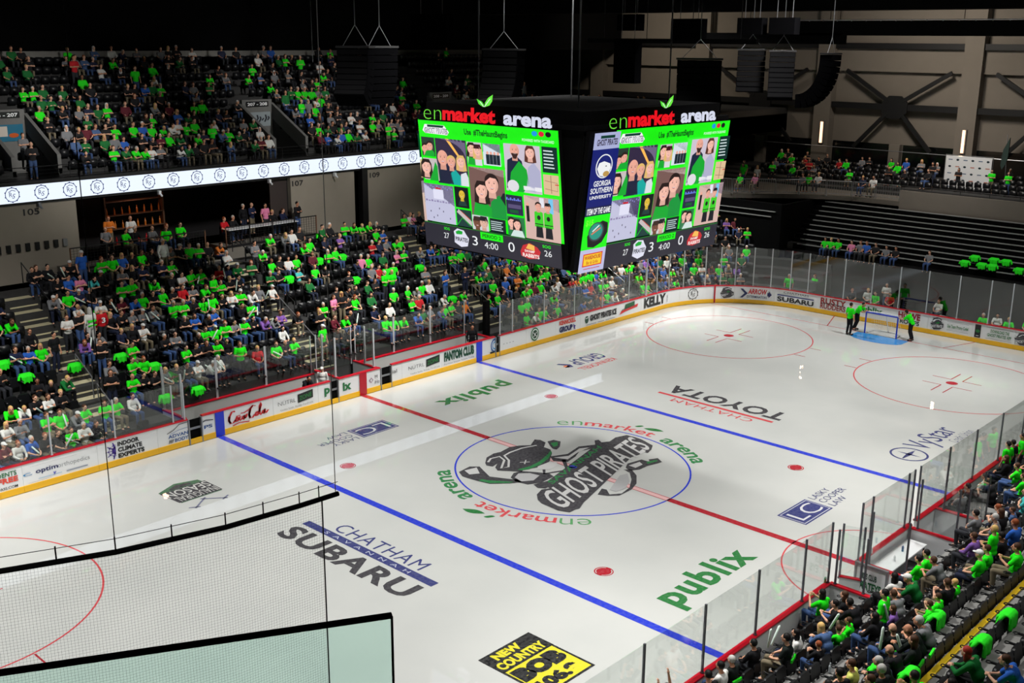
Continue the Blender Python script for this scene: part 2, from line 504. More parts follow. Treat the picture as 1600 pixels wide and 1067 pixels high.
for k in ('hat', 'armo', 'blade', 'glove', 'hook', 'rod'): a.poly(LG[k], DK)
a.up()
for k, c in (('knot', DK), ('armi', PW), ('bladew', PW), ('bladeg', PG), ('glovew', srgb(190, 190, 192)), ('hookg', srgb(180, 180, 182)), ('rodg', PG), ('rodw', PW), ('face', PW), ('fringe', DK)): a.poly(LG[k], c)
a.line([(-1.95, 2.66), (-1.6, 2.85), (-1.2, 2.75), (-1.35, 2.35), (-2.05, 1.85), (-1.75, 1.75), (-1.25, 2.2), (-1.0, 2.68), (-0.6, 2.76), (0.1, 2.74), (0.75, 2.52)], 0.09, PW)
a.line([(-1.1, 1.5), (-0.75, 1.75)], 0.05, PW).line([(-1.1, 1.75), (-0.8, 1.5)], 0.05, PW)
a.up(); a.poly(LG['band'], PG).poly(LG['knotg'], PG).poly(LG['banner'], DK)
a.up(); a.textq('GHOST PIRATES', [(-3.38, -2.4), (3.78, -1.0), (4.28, 0.42), (-2.92, -0.93)], PW, 0.015)
a.textq('SAVANNAH', [(-1.88, -0.62), (2.38, 0.42), (2.48, 0.74), (-1.84, -0.3)], PG, 0.02)
a.circ(-0.02, -0.05, 0.16, srgb(50, 70, 190), 12)
ice_part(a, 'centre_logo', 'dark skull and stick logo with white block lettering')
def ring_sign(off):
    a = Art(); f = lambda t: t + off
    a.arc_text('en', 0, 0, 4.78, 5.28, f(47.5), f(35.0), srgb(90, 160, 100), -0.01)
    a.arc_text('market', 0, 0, 4.78, 5.4, f(33.8), f(-2.5), LRED, 0.01)
    a.arc_text('arena', 0, 0, 4.72, 5.24, f(-8.5), f(-42), PG, 0.02)
    for t0, t1, w in ((11, 7.5, 0.12), (6.5, -2.5, 0.17)):
        pts = []
        for k in range(9):
            u = k / 8; t = radians(f(t0 + (t1 - t0) * u)); r = 5.5 + 0.22 * u + w * sin(pi * u); pts.append((r * cos(t), r * sin(t)))
        for k in range(8, -1, -1):
            u = k / 8; t = radians(f(t0 + (t1 - t0) * u)); r = 5.5 + 0.22 * u - w * sin(pi * u); pts.append((r * cos(t), r * sin(t)))
        a.poly(pts, GRN)
    ice_part(a, 'circle_lettering', 'green and red arena name curved around the centre circle')
ring_sign(0); ring_sign(180)
def flat(x0, y0, x1, y1, rot=0):
    """quad for lettering on the ice: rot 0 reads toward +x, 180 toward -x, 90 toward +y, -90 toward -y"""
    if rot == 0: return [(x0, y0), (x1, y0), (x1, y1), (x0, y1)]
    if rot == 180: return [(x1, y1), (x0, y1), (x0, y0), (x1, y0)]
    if rot == -90: return [(x0, y1), (x0, y0), (x1, y0), (x1, y1)]
    return [(x1, y0), (x1, y1), (x0, y1), (x0, y0)]
a = Art(); a.textq('publix', flat(-6.25, -9.6, -1.75, -8.15), GRN, 0.035, 0, 1.12); ice_part(a, 'painted_sponsor_lettering', 'green lettering near the centre line, reading upright')
a = Art(); a.textq('publix', flat(1.6, 8.55, 6.15, 9.85, 180), GRN, 0.035, 0, 1.12); ice_part(a, 'painted_sponsor_lettering', 'green lettering by the far boards, reading upside down')
def lawyer(x, y, up):
    g = (lambda u0, v0, u1, v1: flat(x + u0, y + v0, x + u1, y + v1)) if up else (lambda u0, v0, u1, v1: flat(x - u1, y - v1, x - u0, y - v0, 180))
    a = Art(); q = g(0, 0, 1.95, 1.12); a.poly(q, NAV); a.up()
    a.poly(g(0.06, 0.06, 1.89, 1.06), srgb(190, 192, 205)); a.up(); a.poly(g(0.1, 0.1, 1.85, 1.02), NAV); a.up()
    a.textq('LC', g(0.25, 0.22, 1.75, 0.92), srgb(215, 216, 222), -0.005)
    for k, t in enumerate(('LASKY', 'COOPER', 'LAW')):
        a.textq(t, g(2.15, 0.84 - 0.4 * k, 2.15 + (1.25, 1.7, 1.0)[k], 1.12 - 0.4 * k), NAV, -0.01)
    ice_part(a, 'painted_sponsor_logo', 'navy square logo with serif initials and three lines of text')
lawyer(1.5, -9.18, True); lawyer(-1.6, 9.4, False)
a = Art(); a.textq('CHATHAM', flat(-9.95, -2.1, -9.35, 2.2, -90), NAV, 0.0, 0, 1.1)
a.rect(-10.38, -3.15, -10.06, 3.3, NAV); a.textq('SUBARU', flat(-11.5, -3.05, -10.55, 3.3, -90), DK, 0.035, 0, 1.08)
a.up(); a.textq('SAVANNAH', flat(-10.3, -2.0, -10.14, 2.2, -90), srgb(190, 195, 215), 0.0, 0, 2.2)
ice_part(a, 'painted_sponsor_logo', 'two-line car dealer lettering with a navy bar')
a = Art(); a.textq('CHATHAM', flat(9.3, -2.2, 9.75, 2.0, 90), LRED, 0.0, 0, 1.1)
a.rect(9.9, -2.95, 10.1, 3.1, LRED); a.textq('TOYOTA', flat(10.35, -3.05, 11.45, 3.1, 90), DK, 0.03, 0, 1.05)
ice_part(a, 'painted_sponsor_logo', 'black and red car dealer lettering reading upside down')
a = Art(); q = [(x, y) for x, y in flat(9.9, 9.25, 12.95, 9.95, 180)]
a.textq('KENNICKELL', flat(10.25, 9.05 - 1.2, 13.0, 9.5 - 1.2, 180), LRED, 0.01); a.textq('GROUP', flat(10.75, 8.55, 13.1, 9.5, 180), NAV, 0.02)
a.poly([(10.55, 9.0), (10.2, 9.5), (10.0, 9.45), (10.3, 8.95), (9.9, 8.8), (10.35, 8.6)], NAV).circ(10.15, 8.9, 0.17, srgb(235, 130, 90))
a2 = Art()
ice_part(a, 'painted_sponsor_logo', 'orange and navy lettering by the far blue line')
a = Art(); cx, cy = 10.45, -8.87
a.ring(cx, cy, 0.66, 0.75, NAV).line([(cx - 0.6, cy), (cx, cy + 0.08), (cx + 0.6, cy), (cx, cy - 0.08), (cx - 0.6, cy)], 0.05, NAV)
a.poly([(cx - 0.5, cy), (cx, cy + 0.07), (cx + 0.5, cy), (cx, cy - 0.07)], NAV).poly([(cx, cy - 0.5), (cx + 0.07, cy), (cx, cy + 0.5), (cx - 0.07, cy)], NAV)
a.textq('VyStar', flat(11.35, -9.55, 14.6, -8.15), NAV, 0.0); a.textq('Credit Union', flat(13.1, -9.75, 15.0, -9.35), srgb(90, 95, 130), -0.01)
ice_part(a, 'painted_sponsor_logo', 'navy compass logo with serif lettering')
a = Art(); g = lambda u0, v0, u1, v1: flat(-u1 - 10.7, 9.1 - v1 + 0.0, -u0 - 10.7, 9.1 - v0, 180)
a.poly([(-10.7, 8.9), (-10.75, 9.25), (-11.6, 9.5), (-12.45, 9.1), (-12.4, 8.8), (-12.3, 7.75), (-10.65, 7.75)], srgb(70, 110, 80)); a.up()
a.poly([(-11.1, 9.22), (-11.6, 9.36), (-12.0, 9.15), (-12.0, 9.0), (-11.1, 9.05)], DK)
a.poly([(-10.62, 8.98), (-12.45, 8.98), (-12.35, 7.8), (-10.6, 7.8)], DK); a.up()
a.textq('INAUGURAL', flat(-12.3, 7.85, -10.65, 8.32, 180), (0.62, 0.62, 0.6), 0.0); a.textq('SEASON', flat(-12.38, 8.38, -10.66, 8.93, 180), (0.62, 0.62, 0.6), 0.01)
for s in (1, -1):
    a.line([(-11.55 - 0.65 * s, 7.0), (-11.55 + 0.1 * s, 7.6)], 0.07, srgb(120, 122, 150)).line([(-11.55 - 0.45 * s, 7.0), (-11.55 - 0.8 * s, 7.2)], 0.07, srgb(120, 122, 150))
ice_part(a, 'painted_season_badge', 'green and dark season badge with crossed sticks, reading upside down')
a = Art(); q = [(-12.3, -7.05), (-12.3, -9.45), (-10.3, -9.45), (-10.3, -7.05)]
YL = srgb(225, 215, 40); a.rect(-12.3, -9.45, -10.3, -7.05, K_); a.up()
a.rect(-12.22, -9.37, -10.38, -7.13, YL); a.up()
a.rect(-12.3, -7.98, -10.3, -7.05, K_); a.up()
a.textq('NEW', flat(-11.95, -7.46, -10.95, -7.14), YL, 0.06); a.textq('COUNTRY', flat(-12.2, -7.9, -10.42, -7.54), YL, 0.05)
a.textq('BOB', flat(-12.18, -8.7, -10.45, -8.06), K_, 0.09); a.textq('106.9', flat(-12.1, -9.3, -10.6, -8.82), K_, 0.07)
ice_part(a, 'painted_sponsor_logo', 'yellow and black radio station square')

# ------------------------------------------------------------------ dasher boards
def path(s):
    W_, L_ = HW, HL
    if s < 45.5: return (-22 + s, W_), (1, 0)
    s -= 45.5
    if s < pi / 2 * CR:
        t = pi / 2 - s / CR; return (L_ - CR + CR * cos(t), W_ - CR + CR * sin(t)), (sin(t), -cos(t))
    s -= pi / 2 * CR
    if s < 2 * (W_ - CR): return (L_, W_ - CR - s), (0, -1)
    s -= 2 * (W_ - CR)
    if s < pi / 2 * CR:
        t = -s / CR; return (L_ - CR + CR * cos(t), -(W_ - CR) + CR * sin(t)), (sin(t), -cos(t))
    s -= pi / 2 * CR
    return (L_ - CR - s, -W_), (-1, 0)
S_END = 45.5 + pi * CR + 2 * (HW - CR) + 45.5
def onpath(s, off, z):
    """off > 0 is toward the seats"""
    (x, y), (tx, ty) = path(s)
    return (x - ty * off, y + tx * off, z)
def path_box(mb, s0, s1, o0, o1, z0, z1, n=None):
    n = n or (1 if s1 <= 45.5 or s0 >= S_END - 45.5 or (54.93 <= s0 and s1 <= 68.1) else max(1, int((s1 - s0) / 0.22)))
    vs = []; fs = []
    for i in range(n + 1):
        s = s0 + (s1 - s0) * i / n
        for o, z in ((o0, z0), (o1, z0), (o1, z1), (o0, z1)): vs.append(onpath(s, o, z))
    for i in range(n):
        for k in range(4):
            k2 = (k + 1) % 4
            fs.append((i * 4 + k, i * 4 + k2, i * 4 + 4 + k2, i * 4 + 4 + k))
    fs.append((0, 3, 2, 1)); fs.append((n * 4, n * 4 + 1, n * 4 + 2, n * 4 + 3))
    mb.add(vs, fs)
SX = lambda x: x + 22                                   # far side: path length at x
NX = lambda x: S_END - (x + 22)                         # near side
BH = 1.13
ORD = ['first', 'second', 'third', 'fourth', 'fifth', 'sixth', 'seventh', 'eighth', 'ninth', 'tenth', 'eleventh', 'twelfth', 'thirteenth', 'fourteenth', 'fifteenth', 'sixteenth', 'seventeenth', 'eighteenth', 'nineteenth', 'twentieth']
for t_ in ('twenty', 'thirty', 'forty', 'fifty', 'sixty'):
    if t_ != 'twenty': ORD.append({'thirty': 'thirtieth', 'forty': 'fortieth', 'fifty': 'fiftieth', 'sixty': 'sixtieth'}[t_])
    ORD += [t_ + '-' + w for w in ORD[:9]]
def nth(k): return ORD[k] if k < len(ORD) else 'last'
ADS = []
def board(s0, s1, label, marks=(), cap=True):
    root = MB(); path_box(root, s0 + 0.004, s1 - 0.004, 0.03, 0.13, 0.02, BH - 0.04)
    o = root.build('dasher_board', M_board)
    tag(o, label, 'dasher board', 'white dasher boards around the ice')
    k = MB(); path_box(k, s0 + 0.004, s1 - 0.004, 0.0, 0.03, 0.02, 0.26); k.build('kick_plate', M_yel, o)
    if cap:
        c = MB(); path_box(c, s0 + 0.004, s1 - 0.004, -0.01, 0.16, BH - 0.05, BH); c.build('cap_rail', M_red, o)
    for sc, w, col in marks:
        a = Art(); n = 3
        a.rect(sc - w / 2, 0.03, sc + w / 2, BH - 0.05, col)
        a.build('line_stripe', lambda u, v, z: onpath(u, -0.004 - z, v), M_art, o)
    ADS.append((s0, s1, o))
    return o
def advert(s0, s1, art, label, z0=0.3, z1=1.02, face=1):
    """art drawn in a unit box (x 0..1 along the boards as read from the ice, y 0..1 up)"""
    mid = (s0 + s1) / 2
    o = min(ADS, key=lambda t: abs((t[0] + t[1]) / 2 - mid))[2]
    p = art.build('advert', lambda u, v, z: onpath(s0 + (s1 - s0) * u, 0.006 - z, z0 + (z1 - z0) * v), M_art, o, 0.003)
    p['label'] = label
    return p
blue = BL
def boards_run(cuts, labels, marks):
    for i, (s0, s1) in enumerate(cuts):
        board(s0, s1, labels[i] if i < len(labels) else 'plain white board section', [m for m in marks if s0 <= m[0] < s1])
far = [(0, 2.5), (2.5, 5.4), (5.4, 6.25), (6.25, 9.1), (9.1, 11.6), (11.6, 12.95), (13.6, 14.3), (14.3, 17.05), (17.05, 19.45), (19.45, 20.12), (20.6, 21.75), (21.75, 23.05), (23.75, 24.4), (24.4, 27.0), (27.0, 29.3), (29.3, 30.8), (31.15, 33.2), (33.2, 35.6), (35.6, 37.7), (37.7, 41.0), (41.0, 43.4), (43.4, 47.1), (47.1, 49.5)]
fl = ['white board section at the picture edge of the far side', 'far board section before the free offer advert', 'far board section with the red FREE lettering', 'far board section with the thin grey and blue orthopedics lettering', 'far board section with the purple snowflake advert', 'far board section with half of a car outline advert',
      'short far board beside the blue line stripe, left of it', 'far board section with red script lettering', 'far board section with thin letters and a black box logo', 'far board stub with one green letter P',
      'short far board with green letters IX beside the gate', 'far board with the red centre stripe and diamond logo', 'short far board right of the black gate', 'far board with thin letters and black box logo, right of the centre stripe', 'far board with tall dark green club lettering and blue stripe', 'far board with half a round blue badge',
      'far board section just beyond the bench step', 'far board section with the round green badge', 'far board with orange and navy group lettering', 'far board with dark condensed lettering and small logo', 'far board with green and red slanted logo', 'curving board with big black five-letter name', 'curving board with round black crest']
endc = [(49.5, 50.85), (50.85, 53.3), (53.3, 56.1), (56.1, 58.3), (58.3, 60.75), (60.75, 63.0), (63.0, 65.5), (65.5, 67.8), (67.8, 70.2), (70.2, 72.6), (72.6, 75.0), (75.0, 77.54)]
el = ['end board with small pirate badge nearest the corner', 'end board with red lettering between two navy arrows', 'end board with two-line car dealer lettering', 'end board with rust red western lettering', 'end board with green lettering behind the goal', 'end board with red and black roofing lettering',
      'end board with badge and green promotion text', 'end board with phone picture and green download text', 'end board with the last pirate badge', 'plain end board at the near corner', 'plain near corner board, second', 'plain near corner board, third']
boards_run(far, fl, [(14.4, 0.42, BL), (22.0, 0.42, DR), (29.62, 0.42, BL)])
boards_run(endc, el, [(49.6, 0.1, DR)])
ncut = [(NX(x1), NX(x0)) for x0, x1 in ((21.0, 23.5), (18.5, 21.0), (16.0, 18.5), (13.6, 16.0), (11.2, 13.6), (8.8, 11.2), (6.4, 8.8), (3.9, 6.4), (2.05, 3.9), (-2.0, 1.65), (-5.33, -3.8), (-7.77, -5.33), (-10.22, -7.77), (-12.68, -10.22), (-15.1, -12.68), (-17.6, -15.1))]
nl = ['near board %s from the corner' % nth(k) for k in range(8)] + ['short near board at the upper penalty box', 'near board in front of the timekeepers table', 'short near board just below the penalty box opening'] + ['near board %s below the penalty box opening' % nth(k) for k in range(1, 6)]
boards_run(ncut, nl, [(NX(-7.61), 0.42, BL), (NX(7.61), 0.42, BL)])

# ---- adverts
GR = srgb(24, 110, 60); DG = srgb(18, 70, 48); GY = srgb(120, 124, 130); RD = srgb(205, 20, 30); OR = srgb(225, 70, 50); PUR = srgb(70, 40, 150); NB = srgb(20, 30, 90)
a = Art(); a.text('DENTS', 0, .68, .95, .92, GR, .02).text('FREE', 0, .34, 1, .62, OR, .04).text('PASS.COM', 0, .02, .95, .16, K_, .01); advert(5.35, 6.08, a, 'green and red free offer lettering')
a = Art(); a.ring(.06, .5, .05, .075, srgb(40, 130, 190), 60, 330).text('optim', .17, .36, .5, .66, NB, .02).text('orthopedics', .5, .36, .99, .66, GY, -.01)
a.rect(.1, .86, .8, .865, GY).rect(.2, .12, .55, .15, srgb(150, 190, 220)).rect(.62, .1, .95, .16, srgb(150, 160, 180)).rect(.05, .02, .4, .03, GY).text('y', .42, .12, .47, .28, srgb(60, 80, 200), .03); advert(6.3, 8.8, a, 'orthopedics advert')
a = Art()
for k in range(-2, 3):
    t = radians(180 + k * 38); c, s = cos(t) * .26, sin(t) * .46
    a.line([(.29 + c * .2, .5 + s * .2), (.29 + c, .5 + s)], .03, PUR).line([(.29 + c * .6 - s * .1, .5 + s * .6 + c * .3), (.29 + c * .75, .5 + s * .75), (.29 + c * .6 + s * .1, .5 + s * .6 - c * .3)], .025, PUR)
a.poly([(.29, .75), (.2, .62), (.19, .38), (.29, .25)], PUR)
for k, t in enumerate(('INDOOR', 'CLIMATE', 'EXPERTS')): a.text(t, .34, .68 - .33 * k, (.88, .95, 1.0)[k], .93 - .33 * k, K_, .045)
advert(9.35, 11.0, a, 'purple half snowflake and three lines of black lettering')
a = Art(); a.line([(0, .6), (.3, .72), (.6, .98), (1, 1.0)], .035, K_).line([(.15, .55), (.55, .66), (1.0, .7)], .02, srgb(40, 100, 170)).text('ADVAN', .05, .3, 1, .5, srgb(30, 80, 150), .02).text('BODY', .35, .02, 1, .22, srgb(30, 80, 150), .02).text('///', .05, .02, .3, .22, K_, .03); advert(12.0, 12.93, a, 'car outline and blue lettering')
a = Art(); a.line([(0, .75), (.3, .8), (1.0, .72)], .05, K_).text('PS', .1, .3, .9, .5, srgb(30, 80, 150), .02); advert(13.62, 14.1, a, 'end of the car outline lettering')
def script(a, x0, x1):
    """flowing red script lettering drawn with pen strokes"""
    w = x1 - x0; f = lambda pts: [(x0 + w * p[0], p[1]) for p in pts]
    S = [[(.16, .78), (.14, .86), (.1, .84), (.04, .6), (.02, .35), (.06, .16), (.12, .18), (.17, .32)], [(.2, .42), (.17, .3), (.18, .2), (.215, .2), (.24, .32), (.225, .43), (.2, .42), (.215, .52), (.29, .5)],
         [(.31, .44), (.275, .42), (.26, .28), (.28, .2), (.32, .3)], [(.38, .44), (.345, .4), (.335, .26), (.36, .2), (.385, .3), (.39, .46), (.39, .24), (.42, .3), (.45, .5)],
         [(.66, .82), (.61, .9), (.54, .72), (.5, .4), (.52, .18), (.58, .18), (.63, .34)], [(.68, .46), (.65, .34), (.66, .22), (.695, .22), (.72, .34), (.705, .46), (.68, .46)], [(.74, .4), (.8, .8), (.795, .95), (.765, .8), (.755, .3), (.775, .2), (.81, .32)],
         [(.87, .46), (.835, .42), (.825, .28), (.85, .22), (.875, .34), (.885, .5), (.88, .28), (.91, .24), (.97, .4)], [(.1, .02), (.25, .1), (.4, .06), (.5, .02)], [(.3, .62), (.38, .6), (.5, .7), (.6, .9)]]
    for p in S: a.line(f(p), .05, RD)
a = Art(); script(a, 0, 1)
for p in [[(.03, .6), (.02, .4), (.05, .2)], [(.53, .7), (.5, .4), (.52, .22)]]: a.line(p, .05, RD)
advert(14.8, 16.85, a, 'red flowing script lettering', .3, 1.05)
def nutrl(s0, s1, nm):
    a = Art(); a.text('NÜTRL', 0, .42, .5, .72, srgb(50, 50, 60), -.015).poly([(.56, .3), (1.0, .42), (1.0, .95), (.56, .83)], K_); a.up()
    a.textq('ZONE', [(.6, .42), (.96, .52), (.96, .8), (.6, .7)], GRN, .02).text('Vodka Soda, Ready-To-Drink', .05, .04, 1, .18, GY, -.005); advert(s0, s1, a, nm)
nutrl(17.3, 19.15, 'thin dark letters and a black box with green letters')
a = Art(); a.text('p', .1, .2, .95, .75, GR, .04); advert(19.75, 20.1, a, 'green letter p')
a = Art(); a.text('ix', .1, .25, .8, .8, GR, .04); advert(20.75, 21.45, a, 'green letters ix')
a = Art(); a.line([(0.1, .45), (.25, .6), (.4, .45), (.25, .3), (.1, .45)], .05, srgb(120, 60, 90)).text('M', .55, .5, .75, .72, K_, .0).text('He', .55, .15, .9, .38, K_, .0); advert(22.3, 23.05, a, 'thin diamond outline and dark letters')
a = Art(); a.text('ial', .05, .5, .9, .75, K_, 0); advert(23.78, 24.1, a, 'dark letters ial')
nutrl(24.8, 26.85, 'thin dark letters and a black box with green letters')
a = Art(); a.text('FANTOM CLUB', 0, .3, 1, .98, DG, .07, 0, .95).text('Purchase Season Tickets Today', 0, .04, 1, .18, NB, -.01); advert(27.15, 29.25, a, 'tall dark green club lettering')
a = Art(); a.ring(.9, .5, .38, .5, srgb(30, 90, 160), 60, 300).ring(.9, .5, .2, .28, srgb(50, 140, 200), 60, 300).rect(.3, -.05, .9, .08, K_); advert(30.25, 30.8, a, 'half of a round blue badge')
a = Art(); a.text('- - - -', .1, .4, .9, .44, GY, 0); advert(31.3, 32.3, a, 'faint small grey lettering', .3, 1.0)
a = Art(); a.circ(.5, .5, .5, GR, 32); a.up(); a.ring(.5, .5, .33, .4, W_, 0, 360, 30).circ(.5, .5, .3, srgb(18, 60, 40), 20); a.up(); a.line([(.3, .3), (.7, .65)], .06, W_).line([(.7, .3), (.3, .65)], .06, W_); advert(33.55, 34.2, a, 'round green badge')
a = Art(); a.text('KENNICKELL', 0, .62, 1, .98, OR, .05).text('GROUP', 0, .05, .8, .5, NB, .06).poly([(.84, .5), (.9, .1), (.98, .0), (.95, .2), (1.0, .3), (.93, .35)], PUR); advert(35.9, 37.3, a, 'orange and navy group lettering')
def pirate(a, x0, x1, big=True):
    w = x1 - x0; f = lambda pts: [(x0 + w * p[0], p[1]) for p in pts]
    a.poly(f([(.12, .62), (.2, .9), (.5, 1.0), (.85, .88), (.8, .7), (.95, .62), (.7, .5), (.3, .5), (.05, .55)]), DK)
    a.poly(f([(0, .5), (.5, .45), (1, .6), (1, .28), (.75, .08), (.3, 0), (.12, .2)]), DK)
    a.up()
    a.line(f([(.2, .62), (.35, .8), (.6, .88), (.78, .8)]), .05, W_).poly(f([(.35, .52), (.6, .68), (.75, .6), (.6, .5)]), GRN)
    a.textq('GHOST PIRATES', f([(.08, .14), (.92, .24), (.94, .46), (.06, .36)]), W_, .02)
a = Art(); a.circ(.06, .5, .055, DG, 16, .3).text('GHOST PIRATES ICE', .16, .3, 1, .8, K_, .06); a.up(); a.line([(.02, .6), (.1, .65)], .05, W_); a.up()
a.rect(.05, .05, .35, .09, GY).rect(.4, .05, .6, .09, GY).rect(.65, .05, .95, .09, GY); advert(38.1, 41.0, a, 'dark condensed lettering beside a round logo')
a = Art(); a.poly([(0, .15), (.3, .3), (.95, .45), (1, .7), (.1, .45)], RD).poly([(.25, .55), (.8, .65), (.8, .98), (.3, .9)], DG); a.up()
for t in range(7): a.line([(.3 + .07 * t, .62 + .012 * t), (.33 + .07 * t, .9)], .03, GRN)
for t in range(9): a.line([(.12 + .08 * t, .42 + .012 * t), (.16 + .08 * t, .56 + .012 * t)], .03, DG)
advert(41.3, 43.1, a, 'green block over a red slanted band')
a = Art(); a.text('KELLY', 0, .1, .88, .95, K_, .055).textq('TOURS', [(.96, .15), (.96, .75), (.92, .75), (.92, .15)], K_, 0); advert(43.7, 46.2, a, 'large black five-letter name')
def crest(a, cx, cy, r, ry, col, s=1.0):
    a.ring(cx, cy, 0, 0, col) if False else None
    n = 36; out = []
    pts = []; fs = []
    for k in range(n + 1):
        t = 2 * pi * k / n
        for q in (.84, .93): pts.append((cx + r * q * cos(t), cy + ry * q * sin(t)))
    for k in range(n): fs.append((2 * k, 2 * k + 1, 2 * k + 3, 2 * k + 2))
    a._add(pts, fs, col)
    for k in range(10):
        t = 2 * pi * k / 10 + .3; a.circ(cx + r * .93 * cos(t), cy + ry * .93 * sin(t), r * .1, col, 6, ry * .1)
    a.text('R', cx - r * .4, cy - ry * .28, cx + r * .02, cy + ry * .3, col, 0).text('S', cx - r * .05, cy - ry * .48, cx + r * .4, cy + ry * .12, col, 0, .3)
    a.line([(cx - r * .45, cy + ry * .35), (cx, cy + ry * .6), (cx + r * .45, cy + ry * .45)], ry * .08, col)
a = Art(); crest(a, .5, .5, .5, .5, K_); advert(47.75, 48.5, a, 'round black crest with entwined initials')
a = Art(); pirate(a, 0, 1); advert(49.95, 50.8, a, 'small pirate badge')
a = Art(); a.poly([(0, .9), (.14, .5), (0, .1), (.08, .1), (.24, .5), (.08, .9)], NB).poly([(.86, .35), (.9, .35), (.9, .2), (1, .5), (.9, .8), (.9, .65), (.86, .65)], NB).text('ARROW', .25, .45, .85, .92, RD, .03, .2).text('EXTERMINATORS', .22, .1, .85, .32, NB, .01); advert(51.2, 53.15, a, 'red lettering between two navy arrows')
a = Art(); a.text('CHATHAM', .16, .78, .84, .95, DK, .0).rect(0, .56, 1, .66, NAV).text('SUBARU', 0, .05, 1, .48, K_, .03); advert(53.5, 55.9, a, 'two-line car dealer lettering')
RU = srgb(150, 30, 25)
a = Art(); a.text('RUSTY', 0, .48, 1, .98, RU, .03).text('RUDDERS', 0, .05, 1, .5, RU, .02).line([(.05, .5), (.5, .56), (.98, .48)], .06, GY); advert(56.35, 58.0, a, 'rust red western lettering')
a = Art(); a.text('publix', 0, .25, 1, .9, GR, .035); advert(58.75, 60.3, a, 'green lettering')
a = Art(); a.text('HOWE', 0, .45, 1, .98, srgb(150, 20, 40), .04).text('ROOFS', .1, .03, .98, .38, K_, .03); advert(61.25, 62.55, a, 'red and black roofing lettering')
a = Art(); pirate(a, 0, .35); a.text('Use Team Promo Code!', .45, .36, 1, .62, GRN, .02).rect(.44, .8, 1, .82, GY).rect(.44, .14, 1, .16, GY); advert(63.15, 65.3, a, 'small pirate badge with green promotion text')
a = Art(); a.rect(0, 0, .16, 1, K_).text('DOWNLOAD THE', .42, .56, .92, .8, GRN, .02).text('GHOST PIRATES APP', .34, .24, .98, .48, GRN, .02).rect(.3, .92, 1, .94, GY).rect(.3, .06, 1, .08, GY); a.up(); a.circ(.08, .5, .06, GRN, 12, .12).rect(.04, .12, .12, .16, W_); advert(65.65, 67.65, a, 'phone picture beside green download text')
a = Art(); pirate(a, 0, 1); advert(67.75, 68.9, a, 'small pirate badge')

# ---- gates in the boards
def gate(s0, s1, label):
    root = empty('bench_gate', onpath((s0 + s1) / 2, 0.08, 0))
    tag(root, label, 'gate')
    inv = Matrix.Translation(-root.location)
    def put(mb, nm, m):
        o = mb.build(nm, m, root); o.data.transform(inv); return o
    k = MB(); path_box(k, s0 + .01, s1 - .01, 0.1, 0.14, 0.02, BH - 0.1); put(k, 'gap_shade_panel', M_matte)  # black sheet stands in for the shade inside the open gap
    k = MB(); path_box(k, s0 + .01, s0 + .06, -0.02, 0.16, 0.02, BH - .06); path_box(k, s1 - .06, s1 - .01, -0.02, 0.16, 0.02, BH - .06); path_box(k, s0 + .06, s1 - .06, 0.05, 0.16, .62, .7)
    put(k, 'gate_frame', M_steel)
    k = MB(); path_box(k, s0 + .02, s1 - .02, -0.01, 0.04, 0.02, 0.24); put(k, 'kick_plate', M_yel)
gate(12.95, 13.6, 'dark gate in the far boards between the two halves of the car advert')
gate(23.05, 23.75, 'dark gate in the far boards right of the red centre stripe')
gate(20.12, 20.6, 'narrow open gate in the far boards between green letters p and ix')
gate(30.8, 31.15, 'narrow shaded gap beside the round blue half badge')  # gate shape stands in for the shading of a board gap

# ---- glass bays: each a clear sheet with its upright posts
GO = 0.07
def bay(p0, p1, z0, z1, label, grp='clear glass bays above the boards', posts=(), th=0.016):
    c = ((p0[0] + p1[0]) / 2, (p0[1] + p1[1]) / 2, z0)
    root = empty('rink_shield', c); tag(root, label, 'glass shield', grp)
    T_ = Matrix.Translation((-c[0], -c[1], -c[2]))
    k = MB(); k.bar((p0[0], p0[1], (z0 + z1) / 2), (p1[0], p1[1], (z0 + z1) / 2), th, z1 - z0); o = k.build('glass_sheet', M_glass, root); o.data.transform(T_)
    for p, q0, q1, m, w in posts:
        k = MB(); k.box(p[0] - w / 2, p[1] - w / 2, q0, p[0] + w / 2, p[1] + w / 2, q1)
        k.box(p[0] - w * .8, p[1] - w * .8, q0, p[0] + w * .8, p[1] + w * .8, q0 + .05)
        o = k.build('post', m, root); o.data.transform(T_)
    return root
def glass_run(ss, ztop, where, m=None, end_posts=(True, True), w=0.05):
    m = m or M_alu
    for i in range(len(ss) - 1):
        p0 = onpath(ss[i] + .03, GO, 0); p1 = onpath(ss[i + 1] - .03, GO, 0)
        ps = [(onpath(ss[i], GO, 0), BH - .02, ztop + .01, m, w)]
        if i == len(ss) - 2: ps.append((onpath(ss[i + 1], GO, 0), BH - .02, ztop + .01, m, w))
        bay(p0, p1, BH, ztop, 'clear glass bay with upright post, %s %s' % (nth(i), where), 'clear glass bays above the boards', ps)
glass_run([0.1, 2.54, 4.96, 7.4, 9.88, 12.34, 12.85], 2.66, 'along the far boards left of the benches')
glass_run([31.2, 32.15, 34.65, 37.2, 39.7, 42.2, 43.85], 2.85, 'along the far boards right of the benches')
endp = [43.95, 45.0, 46.2, 47.4, 48.95, 49.93, 50.85, 51.96, 53.03, 54.25, 55.42, 56.57, 57.75, 59.5, 61.15, 62.8, 64.55, 66.25, 67.4, 69.0, 71.0, 73.2, 75.4, 77.4]
glass_run(endp, 3.55, 'along the curved end boards')
M_dk = M_dpost
glass_run([NX(x) for x in (23.4, 21.1, 18.8, 16.4, 14.0, 11.6, 9.2, 6.75, 4.4, 2.05)], 2.98, 'along the near boards from the corner', M_dk)
glass_run([NX(x) for x in (1.62, 1.2, -1.3, -1.97)], 2.98, 'in front of the timekeepers', M_dk)
